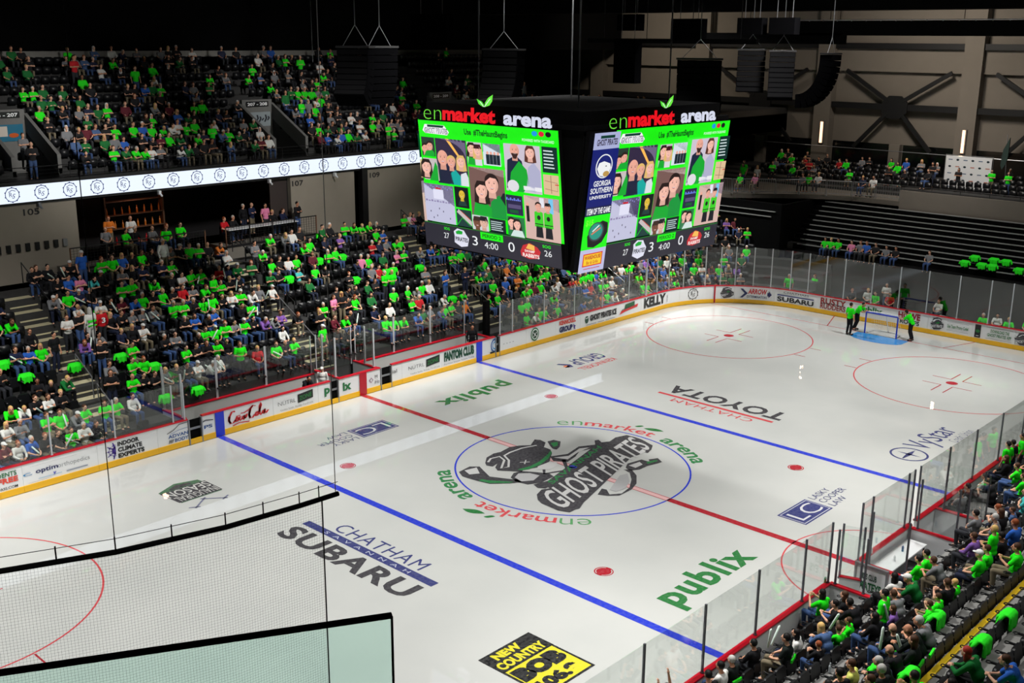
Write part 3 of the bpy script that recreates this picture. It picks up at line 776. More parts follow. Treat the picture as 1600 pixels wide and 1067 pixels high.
glass_run([NX(x) for x in (-3.83, -5.33, -7.77, -10.22, -12.68, -15.1, -17.6)], 2.98, 'along the near boards below the penalty boxes', M_dk)

# ---- team benches on the far side
def wallrun(name, p0, p1, z0, z1, label, cap=True, m=mat('pale_grey_wall', srgb(186, 186, 184), .6), cat='partition', th=0.1, parent=None):
    k = MB(); k.bar((p0[0], p0[1], (z0 + z1) / 2), (p1[0], p1[1], (z0 + z1) / 2), th, z1 - z0)
    o = k.build(name, m); tag(o, label, cat)
    if cap:
        c = MB(); c.bar((p0[0], p0[1], z1 + .02), (p1[0], p1[1], z1 + .02), th + .05, .05); c.build('cap_rail', M_red, o)
    return o
wallrun('bench_back_wall', (-8.9, 14.45), (-1.4, 14.45), 0.02, 0.95, 'grey wall with red cap behind the left team bench')
wallrun('bench_back_wall', (1.0, 14.45), (8.4, 14.45), 0.02, 0.95, 'grey wall with red cap behind the right team bench')
for x, t in ((-9.05, 'left end of the left bench'), (-1.3, 'left side of the middle box'), (0.95, 'right side of the middle box'), (8.55, 'right end of the right bench')):
    wallrun('bench_side_wall', (x, 12.8), (x, 14.45), 0.02, 1.08, 'white side wall with red cap at the ' + t, m=M_board)
def bench(x0, x1, label):
    root = empty('team_bench', ((x0 + x1) / 2, 13.95, 0)); tag(root, label, 'bench')
    h = (x1 - x0) / 2
    k = MB(); k.box(-h, -.16, .42, h, .16, .47); k.build('seat', mat('bench_wood', srgb(70, 60, 50), .5), root)
    for i in range(5):
        k = MB(); x = -h + .2 + i * (2 * h - .4) / 4; k.box(x - .03, -.13, 0, x + .03, .13, .42); k.build('leg', M_black, root)
bench(-8.7, -1.7, 'long dark players bench left of the centre stripe'); bench(1.3, 8.2, 'long dark players bench right of the centre stripe')
for k, (x0, x1) in enumerate(((-8.95, -6.5), (-6.45, -4.0), (-3.95, -1.5), (-1.2, 0.85), (1.1, 3.5), (3.55, 5.95), (6.0, 8.4))):
    bay((x0 + .03, 14.5), (x1 - .03, 14.5), .98, 2.75, 'clear glass bay behind the benches, %s from the left' % nth(k), 'clear glass bays behind the benches', [((x0, 14.5), .96, 2.78, M_alu, .045), ((x1, 14.5), .96, 2.78, M_alu, .045)])
for x, y0, y1, lab in ((-9.05, 12.95, 14.4, 'left end of the benches'), (-1.3, 12.95, 13.9, 'left side of the middle box'), (.95, 12.95, 13.6, 'red centre stripe')):
    bay((x, y0), (x, y1), 1.1, 2.9, 'clear side glass with tall posts at the ' + lab, 'clear side glass at the benches', [((x, y0), 1.1, 2.95, M_alu, .07), ((x, y1), 1.1, 2.95, M_alu, .07)])
k = MB(); k.prism([(x, y) for x, y in [(9.3 + .2 * cos(2 * pi * i / 10), 13.75 + .2 * sin(2 * pi * i / 10)) for i in range(10)]], 0.02, 2.75)
tag(k.build('padded_post', M_matte), 'tall black padded post at the right end of the benches', 'padding')
k = MB(); k.box(-22, 12.72, -.1, 24, 14.9, 0.02); tag(k.build('floor_bench', mat('rubber_floor', srgb(60, 61, 64), .8)), None, None, None, 'structure')

# ---- penalty boxes and timekeepers on the near side
def nwall(p0, p1, label, z1=1.08, m=M_board): return wallrun('penalty_box_wall', p0, p1, .02, z1, label, True, m, 'partition', .1)
nwall((-3.75, -12.7), (-3.75, -14.35), 'white wall with red cap closing the front seats below the penalty box opening')
nwall((-1.95, -12.75), (-1.95, -14.1), 'white dividing wall with red cap beside the kids club sign')
nwall((1.45, -12.75), (1.45, -14.3), 'white dividing wall with red cap between timekeepers and upper penalty box')
nwall((3.5, -12.75), (3.5, -14.3), 'white wall with red cap at the upper end of the penalty boxes')
nwall((-2.6, -14.4), (3.5, -14.4), 'long back wall with red cap behind the penalty boxes', 1.02)
k = MB(); k.box(-3.7, -14.35, -.1, 3.45, -12.72, .02); tag(k.build('floor_penalty', mat('rubber_floor', (0, 0, 0))), None, None, None, 'structure')
def table(x0, x1, y0, y1, z, label):
    root = empty('timekeepers_table', ((x0 + x1) / 2, (y0 + y1) / 2, .02)); tag(root, label, 'table')
    w, d = (x1 - x0) / 2, (y1 - y0) / 2
    k = MB(); k.box(-w, -d, z - .04, w, d, z); k.build('table_top', M_board, root)
    for sx in (-1, 1):
        for sy in (-1, 1):
            k = MB(); k.box(sx * (w - .08) - .02, sy * (d - .06) - .02, 0, sx * (w - .08) + .02, sy * (d - .06) + .02, z - .04); k.build('leg', M_black, root)
table(-1.4, 1.2, -13.45, -12.85, .8, 'white table behind the glass between the penalty boxes')
sg = empty('sandwich_sign', (-2.75, -13.45, .02)); tag(sg, "white KID'S CLUB MATEYS sign on the penalty box end", 'sign')
k = MB(); k.box(-.03, -.44, .6, .03, .44, 1.42); k.build('sign_board', M_board, sg)
k = MB(); k.box(-.05, -.5, 0, .05, -.44, 1.5); k.box(-.05, .44, 0, .05, .5, 1.5); k.box(-.05, -.44, 1.43, .05, .44, 1.5); k.box(-.04, -.44, 0, .04, .44, .58); k.build('sign_frame', M_steel, sg)
a = Art(); a.text("KID'S CLUB", .12, .55, .72, .8, DG, .03).text("MATEYS", .12, .12, .9, .46, GR, .04)
a.build('sign_lettering', lambda u, v, z: (-.036 - z, .42 - .84 * u, .62 + .78 * v), M_art, sg)
k = MB(); k.bar((-3.3, -12.75, .6), (-3.1, -13.3, .6), .1, 1.1); o = k.build('penalty_gate', M_board); tag(o, 'white swung-open gate beside the kids club sign', 'gate')
k = MB(); k.bar((-3.3, -12.75, 1.17), (-3.1, -13.3, 1.17), .12, .04); k.build('cap_rail', M_red, o)
for i, (x0, y0, x1, y1) in enumerate(((-1.95, -13.0, -1.95, -14.1), (1.45, -13.0, 1.45, -14.2), (3.5, -13.0, 3.5, -14.2), (3.3, -14.4, 1.7, -14.4), (-3.75, -12.85, -3.75, -13.7), (-3.3, -12.75, -3.1, -13.3))):
    bay((x0, y0), (x1, y1), 1.12, 2.75, 'clear glass bay %s among the penalty boxes, counted from the timekeepers gate' % nth(i), 'clear glass bays around the penalty boxes', [((x0, y0), 1.1, 2.8, M_dk, .05), ((x1, y1), 1.1, 2.8, M_dk, .05)])
for i, (x, y, c) in enumerate(((-1.2, -12.72, 0), (0.2, -13.1, 1), (2.3, -13.9, 1), (-0.6, -13.2, 0), (-3.9, -12.62, 2))):
    root = MB(); root.tube([(0, 0, 0), (0, 0, .16)], .036, 8); root.tube([(0, 0, .16), (0, 0, .19)], .015, 6)
    o = root.build('drink_bottle', [M_board, M_board, mat('green_plastic', srgb(20, 150, 90), .4)][c] if c != 1 else mat('blue_plastic', srgb(40, 110, 150), .3))
    o.location = (x, y, [BH, .82, .02, .82, BH][i]); tag(o, ['small white bottle on the red rail before the timekeepers', 'blue bottle on the timekeepers table', 'blue bottle on the upper penalty box floor', 'small white bottle on the timekeepers table', 'green bottle on the red rail beside the penalty opening'][i], 'bottle')
# ------------------------------------------------------------------ the building: floor, walls, roof
def struct(mb, name, m, label=None):
    o = mb.build(name, m); o['kind'] = 'structure'
    if label: o['label'] = label
    return o
k = MB(); k.box(-34, -36, -.4, 48, 44, -.13); struct(k, 'floor', mat('arena_floor', srgb(70, 71, 74), .8))
k = MB(); k.box(29.65, -13, -.12, 48, 24, .0); struct(k, 'floor_end', mat('grey_end_floor', srgb(74, 75, 80), .7, noise=.1, scale=.5))
k = MB(); k.box(-34, 35.0, 15.1, 48, 35.2, 25); struct(k, 'wall_far_upper', M_matte)
k = MB(); k.box(-34, 34.95, 14.78, 30.5, 35.15, 15.12); struct(k, 'trim_1', mat('grey_concrete_band', srgb(150, 148, 142), .8, noise=.1))
k = MB(); k.box(-34, 44, -.3, 48.2, 44.3, 25); struct(k, 'wall_far', M_matte)
k = MB(); k.box(-34.3, -36, -.3, -34, 44, 25); struct(k, 'wall_back', M_matte)
k = MB(); k.box(-34, -36.3, -.3, 48.2, -36, 25); struct(k, 'wall_near', M_matte)
k = MB(); k.box(-34, -36, 24.6, 48, 44, 24.9); struct(k, 'ceiling', M_matte)
M_end = mat('end_wall_beige', srgb(120, 113, 104), .9, noise=.08, scale=1.2)
k = MB(); k.box(47.7, -36, 0, 48, 44, 25); struct(k, 'wall_end', M_end, 'beige end wall of the arena')
k = MB(); k.box(47.35, -36, 13.85, 47.7, 44, 15.45); struct(k, 'trim_2', M_end)
for i, yc in enumerate((-17.4, -6.55, 4.33, 15.2, 26.1, 37)):
    k = MB(); k.box(46.9, yc - .65, 5.9, 47.7, yc + .65, 25); struct(k, 'wall_end_pillar', M_end)
for i, yc in enumerate((-1.1, 9.4, 20.5)):
    k = MB(); k.box(47.2, yc - .4, 5.9, 47.7, yc + .4, 8.75); struct(k, 'wall_end_pier', M_end)
def steelwork(p, label, name='steel_beam', w=.5, h=.5, cat='beam'):
    k = MB(); k.bar(p[0], p[1], w, h); return tag(k.build(name, M_black), label, cat)
steelwork(((47.2, -36, 11.4), (47.2, 43, 11.4)), 'long dark horizontal beam across the beige end wall', h=.42, w=.3)
steelwork(((47.2, -36, 15.65), (47.2, 43, 15.65)), 'upper dark pipe across the top of the beige end wall', h=.4, w=.3)
for yc, nm in ((9.6, 'between the two lit pillars'), (-1.2, 'beyond the pillar near the flag'), (20.6, 'behind the hanging speakers')):
    o = empty('wall_cross_brace', (47.05, yc, 11.4)); tag(o, 'black X-shaped steel brace on the end wall ' + nm, 'brace')
    k = MB(); k.prism([(-.95, -.35), (-.95, .35), (-.45, .8), (.45, .8), (.95, .35), (.95, -.35), (.45, -.8), (-.45, -.8)], -.08, .08, Matrix.Rotation(radians(90), 4, 'Z') @ Matrix.Rotation(radians(90), 4, 'X')); k.build('gusset_plate', M_black, o)
    for sy in (-1, 1):
        k = MB(); k.bar((0, sy * .5, .4), (0, sy * 3.9, 2.5), .22, .26); k.build('brace_arm', M_black, o)
        k = MB(); k.bar((0, sy * .5, -.4), (0, sy * 2.9, -3.0), .22, .26); k.build('brace_arm', M_black, o)
for i, (y0, y1) in enumerate(((-5.8, -1.6), (-.6, 3.6), (5.1, 8.9), (9.9, 14.4), (16.0, 20.0), (21.0, 25.3))):
    k = MB(); k.box(47.55, y0, 6.7, 47.66, y1, 8.72); o = struct(k, 'window_%d' % (i + 1), mat('dark_suite_glass', srgb(10, 12, 13), .15))
for y, lab in ((15.0, 'glowing vertical wall light on the end wall pillar nearer the scoreboard'), (4.3, 'glowing vertical wall light on the end wall pillar nearer the flag')):
    k = MB(); k.box(46.72, y - .16, 8.5, 46.9, y + .16, 10.15); o = k.build('wall_light', M_steel); tag(o, lab, 'wall light')
    k = MB(); k.box(46.66, y - .09, 8.55, 46.72, y + .09, 10.1); k.build('light_tube', mat('warm_tube', (1, .55, .32), .5, emit=2.6), o)
    d = bpy.data.lights.new('pillar_lamp_glow', 'AREA'); d.energy = 45; d.color = (1, .7, .45); d.shape = 'RECTANGLE'; d.size = .2; d.size_y = 1.6
    lo = bpy.data.objects.new('pillar_lamp_glow', d); lo.location = (46.6, y, 9.3); lo.rotation_euler = (radians(90), 0, radians(90)); COL.objects.link(lo)
a = Art(); a.text('en', .0, .1, .16, .6, srgb(60, 120, 30)).text('market', .17, .1, .5, .85, srgb(150, 20, 30), .03).text('center city', .53, .05, 1.0, .5, srgb(70, 120, 30), .0)
o = a.build('wall_lettering', lambda u, v, z: (47.68 - z, 23.6 - 4.6 * u, 9.25 + .8 * v), M_art); tag(o, 'faint green and red arena lettering on the end wall above the dark windows', 'sign')

# ---- lower far stand: one step of concrete per row
NR = 11; TR = .85; RI = .45
def row_z(k): return .45 + RI * k
mb = MB(); mb2 = MB()
for k_ in range(NR):
    segs = [(-5, 12.9), (30.6, 55.0)] if k_ < 2 else [(-5, 55.0)]
    for s0, s1 in segs:
        path_box(mb, s0, s1, .25 + TR * k_, 1.1 + TR * k_ + (.0 if k_ < NR - 1 else 1.6), -.1, row_z(k_), int((s1 - s0) / 1.2))
struct(mb, 'floor_far_stand', M_tread, 'stepped concrete of the far lower stand')
AISLES = [-22.2, -11.4, -0.7, 10.7, 21.6]
M_step = mat('step_concrete', srgb(198, 190, 156), .8, noise=.12, scale=8); M_nose = mat('step_nosing', srgb(196, 190, 160), .6)
for ai, xa in enumerate(AISLES):
    mb = MB(); mn = MB()
    for k_ in range(0 if abs(xa) > 11 else 2, NR):
        y0 = 12.85 + TR * k_
        z = row_z(k_)
        mb.box(xa - .6, y0 - .02, z - .45, xa + .6, y0 + .43, z - .03 - RI * .5); mb.box(xa - .6, y0 + .4, z - .45, xa + .6, y0 + .86, z + .0)
        mn.box(xa - .6, y0 - .03, z - RI * .5 - .05, xa + .6, y0 + .42, z - RI * .5 + .01); mn.box(xa - .6, y0 + .39, z - .05, xa + .6, y0 + .85, z + .012)
    o = struct(mb, 'floor_aisle_steps', M_tread); 
    n_ = struct(mn, 'trim_step_edges', M_step)
def rail(pts, label, m, r=.022, name='handrail', grp=None, posts=()):
    k = MB(); k.tube(pts, r, 6)
    for p, h in posts: k.tube([p, (p[0], p[1], p[2] + h)], r, 6)
    return tag(k.build(name, m), label, 'handrail', grp)
for ai, xa in enumerate(AISLES[1:]):
    nm = nth(ai) + ' aisle from the picture edge'
    for q, k0 in enumerate((1, 3) if abs(xa) > 11 else (2, 4)):
        y0 = 13.3 + TR * k0; z0 = row_z(k0); x = xa + .1
        rail([(x, y0, z0), (x, y0, z0 + .9), (x, y0 + 1.3, z0 + .9 + .7), (x, y0 + 1.3, z0 + .69)], 'bright steel handrail loop, %s up the %s' % (('lower', 'upper')[q], nm), M_steel, .026)
        
    for q, (k0, k1) in enumerate(((5, 8), (8, 11))):
        x = xa + (.62 if q else .6)
        P_ = [(x, 13.3 + TR * k0, row_z(k0)), (x, 13.3 + TR * k0, row_z(k0) + .95), (x, 13.3 + TR * k1, row_z(k1) + .95), (x, 13.3 + TR * k1, row_z(k1))]
        rail(P_, 'black sloping handrail, %s pair up the %s' % (('middle', 'top')[q], nm), M_black, .024)
# ---- wall below the LED band, loge balconies
for i, (x0, x1) in enumerate(((-34, -7.1), (5.1, 9.55), (10.45, 47.7))):
    k = MB(); k.box(x0, 24.65, 5.0, x1, 24.95, 8.75); struct(k, 'wall_concourse', M_wallb, 'beige wall below the LED band')
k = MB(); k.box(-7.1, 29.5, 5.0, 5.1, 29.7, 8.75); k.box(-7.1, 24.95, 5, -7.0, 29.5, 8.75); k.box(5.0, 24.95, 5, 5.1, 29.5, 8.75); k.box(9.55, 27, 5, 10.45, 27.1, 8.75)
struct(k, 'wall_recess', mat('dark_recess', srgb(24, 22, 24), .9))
k = MB(); k.box(3.9, 24.9, 5.5, 5.0, 24.95, 8.7); struct(k, 'wall_ribbed_panel', mat('brown_ribbed_panel', srgb(56, 46, 44), .7))
k = MB(); k.box(-34, 24.95, 8.45, 47.7, 30, 8.7); struct(k, 'ceiling_soffit', M_matte)
def balcony(x0, x1, y0, label, word):
    k = MB(); k.box(x0, y0, 5.25, x1, 24.7, 5.55); struct(k, 'floor_balcony', mat('balcony_concrete', srgb(110, 106, 98), .8))
    root = empty('balcony_railing', ((x0 + x1) / 2, y0 + .05, 5.55)); tag(root, label, 'railing')
    h = (x1 - x0) / 2
    k = MB(); k.bar((-h, 0, 1.02), (h, 0, 1.02), .06, .05); k.build('top_rail', M_black, root)
    k = MB(); k.bar((-h, -.02, .02), (h, -.02, .02), .08, .12); k.build('bottom_rail', M_black, root)
    k = MB(); n = int(2 * h / .16)
    for i in range(n + 1): x = -h + 2 * h * i / n; k.bar((x, 0, .05), (x, 0, 1.0), .012)
    for j in range(1, 8): k.bar((-h, 0, j * .125), (h, 0, j * .125), .01)
    k.build('wire_infill', M_black, root)
    for i in range(5):
        x = -h + 2 * h * i / 4; k = MB(); k.bar((x, 0, 0), (x, 0, 1.05), .05); k.build('railing_post', M_black if 0 < i < 4 else mat('brown_wood', srgb(110, 74, 52), .6), root)
    return root
balcony(-8.3, -1.3, 23.1, 'black wire railing of the loge balcony left of the second aisle', '')
balcony(-.1, 5.6, 23.1, 'black wire railing of the loge balcony under the number 107 wall', '')
for s, x, nm in (('107', 5.2, 'black number 107 on the beige wall'), ('109', 10.7, 'dark number 109 on the wall beside the dark doorway'), ('105', -9.6, 'dark number 105 at the left edge of the beige wall')):
    a = Art(); a.text(s, 0, 0, 1, 1, K_, .02); tag(a.build('section_number', lambda u, v, z: (x + .75 * u, 24.64 - z, 8.05 + .3 * v), M_art), nm, 'sign')
k = MB(); k.box(9.95, 24.4, 5.2, 10.35, 24.8, 8.7); tag(k.build('dark_column', M_black), 'black column beside the number 109 wall', 'column')
for i, x in enumerate((-2.9, -8.9, 8.0, 3.6)):
    o = MB(); o.box(-.06, -.1, -.1, .06, .1, .1); o.tube([(0, -.05, -.05), (0, -.25, -.14)], .05, 8); q = o.build('security_camera', M_board if i != 1 else M_grey); q.location = (x, 24.45, 8.5); tag(q, 'small white camera under the LED band, %s' % ('above the left loge', 'on the left beige wall', 'on the 107 wall', 'above the right loge')[i], 'camera')
for i in range(8):
    k = MB(); x = -10.9 + i * .44; k.box(x - .1, 24.55, 6.45, x + .1, 24.64, 6.8)
    tag(k.build('wall_notice', M_black if i < 7 else M_grey), 'small black notice frame on the left beige wall, %s from the picture edge' % nth(i), 'notice frame', 'black notice frames on the beige wall')
k = MB(); k.box(-8.4, 23.0, 4.6, 6.0, 23.1, 5.3); struct(k, 'wall_balcony_base', mat('balcony_concrete', (0, 0, 0)))
sh = empty('bar_shelf', (-2.9, 27.2, 5.55)); tag(sh, 'tall lit bar shelf of red and amber bottles in the dark loge', 'shelf')
for z in (.1, .9, 1.6, 2.3):
    k = MB(); k.box(-1.6, -.2, z, 1.6, .2, z + .04); k.build('shelf_board', mat('shelf_wood', srgb(90, 60, 40), .6), sh)
for x in (-1.6, 1.6): k = MB(); k.box(x - .04, -.2, 0, x + .04, .2, 2.7); k.build('upright', mat('shelf_wood', (0, 0, 0)), sh)
d = bpy.data.lights.new('bar_lamp', 'POINT'); d.energy = 25; d.color = (1, .5, .35); d.shadow_soft_size = .2; d.specular_factor = 0; lo = bpy.data.objects.new('bar_lamp', d); lo.location = (-2.9, 26.3, 8.2); COL.objects.link(lo)
for i in range(24):
    z = (.14, .94, 1.64)[i % 3]; x = -1.45 + 2.9 * (i // 3) / 7
    k = MB(); k.tube([(0, 0, 0), (0, 0, .22), (0, 0, .3), (0, 0, .38)], [.05, .05, .02, .02], 8)
    o = k.build('bottle', mat('amber_glass', srgb(190, 110, 40), .2) if (i * 7) % 3 else mat('red_glass', srgb(200, 30, 40), .2)); o.location = (-2.9 + x, 27.2, 5.55 + z)
    tag(o, '%s bottle on the %s shelf of the loge bar' % (nth(i // 3), ('lowest', 'middle', 'top')[i % 3]), 'bottle', 'bottles on the loge bar shelves')
o = empty('buffet_table', (2.6, 24.0, 5.56)); tag(o, 'long table with white papers in the loge beside the 107 wall', 'table')
k = MB(); k.box(-2.2, -.35, .72, 2.2, .35, .76); k.build('table_top', M_board, o)
for x in (-2.1, 2.1):
    k = MB(); k.box(x - .03, -.3, 0, x + .03, .3, .72); k.build('leg', M_black, o)

# ---- LED band on the balcony front
k = MB(); k.box(-34, 24.6, 8.55, 36, 25.1, 9.6); struct(k, 'wall_balcony_front', M_black)
M_led = mat_paint('led_display', .4, emit=1.15)
a = Art(); LW = srgb(226, 236, 250); a.rect(0, 0, 70, .76, LW); a.up()
i = 0
x = -10.05 - 1.335 * 12
while x < 35.6:
    crest(a, x + 34, .38, .35, .35, srgb(26, 40, 92)); x += 1.335
band = MB(); band.box(-34, 24.52, 8.66, 36, 24.6, 9.46); bo = band.build('led_band', M_black); tag(bo, 'long white LED band with repeated round crests on the upper balcony front', 'LED display')
a.build('led_picture', lambda u, v, z: (-34 + u, 24.515 - z, 8.68 + v), M_led, bo)

# ---- upper stand
UR = 11; UT = .8; URI = .46; UY = 25.15; UZ = 9.45
VOM = [(-8.15, 2.0), (6.2, 2.0), (20.6, 2.0)]
mb = MB()
for k_ in range(UR):
    y0 = UY + UT * k_; z = UZ + URI * k_
    xs = [(-34, 31)]
    if 1 <= k_ <= 4:
        xs = []; c = -34
        for vx, vw in VOM: xs.append((c, vx - vw / 2)); c = vx + vw / 2
        xs.append((c, 31))
    for x0, x1 in xs: mb.box(x0, y0, 8.7, x1, y0 + UT + .01, z)
struct(mb, 'floor_upper_stand', M_tread, 'stepped concrete of the upper stand')
for i, (vx, vw) in enumerate(VOM):
    k = MB()
    for sx in (-1, 1):
        x = vx + sx * (vw / 2 + .08)
        prof = [(UY + UT, UZ + .2), (UY + UT * 5, UZ + URI * 5 - .3), (UY + UT * 5, UZ + URI * 5 + .55), (UY + UT, UZ + 1.1)]
        vs = [(x - .09, y, z) for y, z in prof] + [(x + .09, y, z) for y, z in prof]
        k.add(vs, [(0, 1, 2, 3), (7, 6, 5, 4), (0, 4, 5, 1), (1, 5, 6, 2), (2, 6, 7, 3), (3, 7, 4, 0)])
    k.box(vx - vw / 2, UY + UT * 5 - .1, UZ, vx + vw / 2, UY + UT * 5 + .1, UZ + URI * 5 + .75)
    struct(k, 'wall_vomitory', mat('dim_concrete', srgb(112, 112, 110), .85, noise=.1))
    a = Art(); t = ('206 - 207', '207 - 208', '208 - 209')[i]; a.rect(0, 0, 1, 1, K_); a.up(); a.text(t, .06, .2, .94, .8, W_, .03)
    tag(a.build('section_sign', lambda u, v, z: (vx - .75 + 1.5 * u, UY + UT * 5 - .13 - z, UZ + URI * 5 + .35 + .3 * v), M_art), ('white-lettered section sign above the upper stand entrance at the picture edge', 'white-lettered section sign above the upper stand entrance near the hanging cable', 'section sign above the upper entrance beside the scoreboard')[i], 'sign')
    if i == 0:
        a = Art(); a.rect(0, 0, 1, 1, srgb(40, 110, 140)); a.up(); a.rect(.3, .3, .55, .9, srgb(210, 200, 190)).circ(.72, .35, .14, srgb(200, 90, 40)).rect(.05, .05, .3, .25, srgb(30, 50, 90))
    elif i == 1:
        a = Art(); a.rect(0, 0, 1, 1, srgb(150, 160, 165)); a.up(); [a.line([(.1 + .11 * t, .3 + .1 * (t % 2)), (.17 + .11 * t, .55), (.14 + .11 * t, .8 - .12 * (t % 3))], .06, srgb(20, 24, 34)) for t in range(8)]
    else: continue
    tag(a.build('hanging_banner', lambda u, v, z: (vx - .85 + 1.7 * u, UY + UT * 5 - .13 - z, UZ + URI * 5 - .75 + .8 * v), M_art), ('blue printed banner in the left upper entrance', 'white banner with dark marks in the second upper entrance')[i], 'banner')
for i in range(28):
    x = -14 + i * 1.7
    k = MB(); k.tube([(x, 24.7, 9.55), (x, 24.7, 10.2)], .016, 5); k.tube([(x, 24.7, 10.2), (x + 1.66, 24.7, 10.2)], .02, 5)
    for j in range(1, 4): k.tube([(x, 24.7, 9.55 + j * .16), (x + 1.66, 24.7, 9.55 + j * .16)], .008, 4)
    tag(k.build('balcony_rail_section', M_black), 'black rail section above the LED band, %s from the left' % nth(i), 'railing', 'rails along the upper balcony front')

# ---- far right corner and the end decks
mb = MB()
for j in range(4): mb.box(34.5 + j * 1.0, 18.5, 9.2, 47.7, 34, 9.6 + j * .45)
struct(mb, 'floor_corner_stand', M_tread); 
k = MB(); k.box(34.2, 18.5, 8.5, 34.5, 34, 9.9); struct(k, 'wall_corner_front', M_black)
deck = [(47.7, -30), (38.2, -30), (38.2, 7.9), (37.6, 9.6), (36.2, 11.6), (33.2, 14.8), (33.2, 18), (47.7, 24)]
k = MB(); k.prism(deck, 5.7, 6.0); struct(k, 'floor_end_deck', mat('deck_concrete', srgb(104, 98, 90), .85, noise=.1))
mb = MB()
for j in range(1, 5): mb.box(39.4 + 1.35 * j, -30, 5.9, 47.7, 24, 6.0 + .16 * j)
struct(mb, 'floor_end_rows', M_tread)
k = MB(); k.box(38.0, -30, 5.3, 38.2, 4.6, 6.75); struct(k, 'wall_deck_parapet', M_end, 'beige solid parapet of the end deck')
k = MB(); k.box(33.0, 10.2, 0, 33.2, 34, 5.75); k.box(33.0, 18, 5.7, 33.2, 34, 9.3); k.box(33.2, 10.25, 0, 38.3, 10.4, 5.68); struct(k, 'wall_black_drape', M_matte, 'black drape below the end deck')
mb = MB(); mn = MB()
for j in range(10):
    x0 = 34.3 + .38 * j; z = 3.1 + .27 * j
    mb.box(x0, -22, 0, x0 + .4, 10.2, z); mn.box(x0 - .03, -22 , z - .02, x0 + .06, 9.6, z + .035)
mb.box(33.4, -22, 0, 34.35, 10.2, 2.75)
struct(mb, 'floor_retracted_stand', M_matte, 'black retracted bleachers')
struct(mn, 'trim_bleacher_edges', mat('bleacher_edge', srgb(150, 152, 150), .6))
for j, (y0, y1, z) in enumerate(((10.6, 17.5, 5.2), (10.9, 16.6, 4.85))):
    k = MB(); k.box(32.9, y0, z, 33.0, y1, z + .05); struct(k, 'trim_drape_rail', mat('bleacher_edge', (0, 0, 0)))
for i in range(11):
    ys = [(38.3, 4.7 + .0), (38.3, 6.4), (38.0, 7.9), (37.3, 9.4), (36.4, 10.9), (35.4, 12.1), (34.5, 13.2), (33.5, 14.3), (33.3, 15.8), (33.3, 17.3), (33.3, 18.8), (33.3, 20.2)]
    p, q = ys[i], ys[i + 1]
    k = MB(); A = (p[0], p[1] + .05, 6.0); B = (q[0], q[1] - .05, 6.0)
    k.tube([A, (A[0], A[1], 7.0), (B[0], B[1], 7.0), B], .025, 6); k.tube([(A[0], A[1], 6.15), (B[0], B[1], 6.15)], .02, 5)
    for t in range(1, 10): x = A[0] + (B[0] - A[0]) * t / 10; y = A[1] + (B[1] - A[1]) * t / 10; k.tube([(x, y, 6.15), (x, y, 7.0)], .01, 4)
    tag(k.build('crowd_barrier', M_steel), 'steel crowd barrier on the end deck edge, %s from the beige parapet' % nth(i), 'barrier', 'barriers along the end deck')
k = MB(); k.tube([(38.1, 4.6, 7.05), (38.1, -20, 7.05)], .025, 6)
for t in range(14): k.tube([(38.1, 4.4 - 1.8 * t, 6.75), (38.1, 4.4 - 1.8 * t, 7.05)], .02, 5)
tag(k.build('parapet_rail', M_black), 'dark rail on the beige parapet of the end deck', 'railing')
k = MB(); k.tube([(46.4, -12, 8.35), (46.4, 24, 8.35)], .03, 6); tag(k.build('rear_rail', M_steel), 'thin pale cable rail behind the end deck seats', 'railing')
# photo backdrop with small logos
bd = empty('photo_backdrop', (44.0, 2.7, 7.05)); tag(bd, 'white step-and-repeat backdrop with small logos on the end deck', 'backdrop')
k = MB(); k.box(-.03, -1.5, -.8, .03, 1.55, 1.55); k.build('backdrop_cloth', M_board, bd)
k = MB(); k.tube([(.05, -1.55, -.8), (.05, -1.55, 1.6), (.05, 1.6, 1.6), (.05, 1.6, -.8)], .03, 6); k.build('stand_frame', M_steel, bd)
a = Art()
for i in range(6):
    for j in range(5):
        if (i + j) % 2: a.circ(-1.25 + .5 * i, -.5 + .45 * j, .1, srgb(30, 50, 60), 8, .07)
        else: a.rect(-1.37 + .5 * i, -.53 + .45 * j, -1.1 + .5 * i, -.47 + .45 * j, srgb(190, 110, 90) if i % 2 else srgb(90, 110, 140))
a.build('printed_logos', lambda u, v, z: (-.035 - z, -u, v), M_art, bd)
fl_ = empty('flag', (44.2, .3, 7.0)); tag(fl_, 'furled dark flag on a leaning pole beside the white backdrop', 'flag')
k = MB(); k.tube([(0, 0, -.1), (0, .2, 3.2)], .025, 6); k.build('flag_pole', M_steel, fl_)
k = MB(); k.prism([(0, 3.0), (.35, 2.2), (.42, 1.2), (.3, .9), (.1, 1.3), (0, 1.8)], -.05, .06, Matrix.Rotation(radians(90), 4, 'Z') @ Matrix.Rotation(radians(90), 4, 'X')); k.build('flag_cloth', mat('flag_cloth', srgb(40, 60, 55), .8), fl_)

# ------------------------------------------------------------------ near stand
mb = MB(); mbr = MB()
NNR = 11
for k_ in range(NNR):
    y0 = 12.78 + TR * k_
    xs = [(-24, 24)] if k_ >= 2 else [(-24, -3.85), (3.6, 24)]
    for x0, x1 in xs:
        mb.box(x0, -(y0 + TR + .01), -.1, x1, -y0, row_z(k_))
struct(mb, 'floor_near_stand', mat('near_concrete', srgb(128, 128, 126), .8, noise=.12, scale=5), 'stepped grey concrete of the near stand')
struct(mbr, 'floor_near_upper_rows', mat('brown_concrete', srgb(88, 78, 62), .85, noise=.2, scale=8))
k = MB(); k.box(-24, -17.99, row_z(6) - .02, 24, -17.86, row_z(6) + .04); struct(k, 'trim_yellow_edge', mat('yellow_edge', srgb(235, 195, 30), .5))

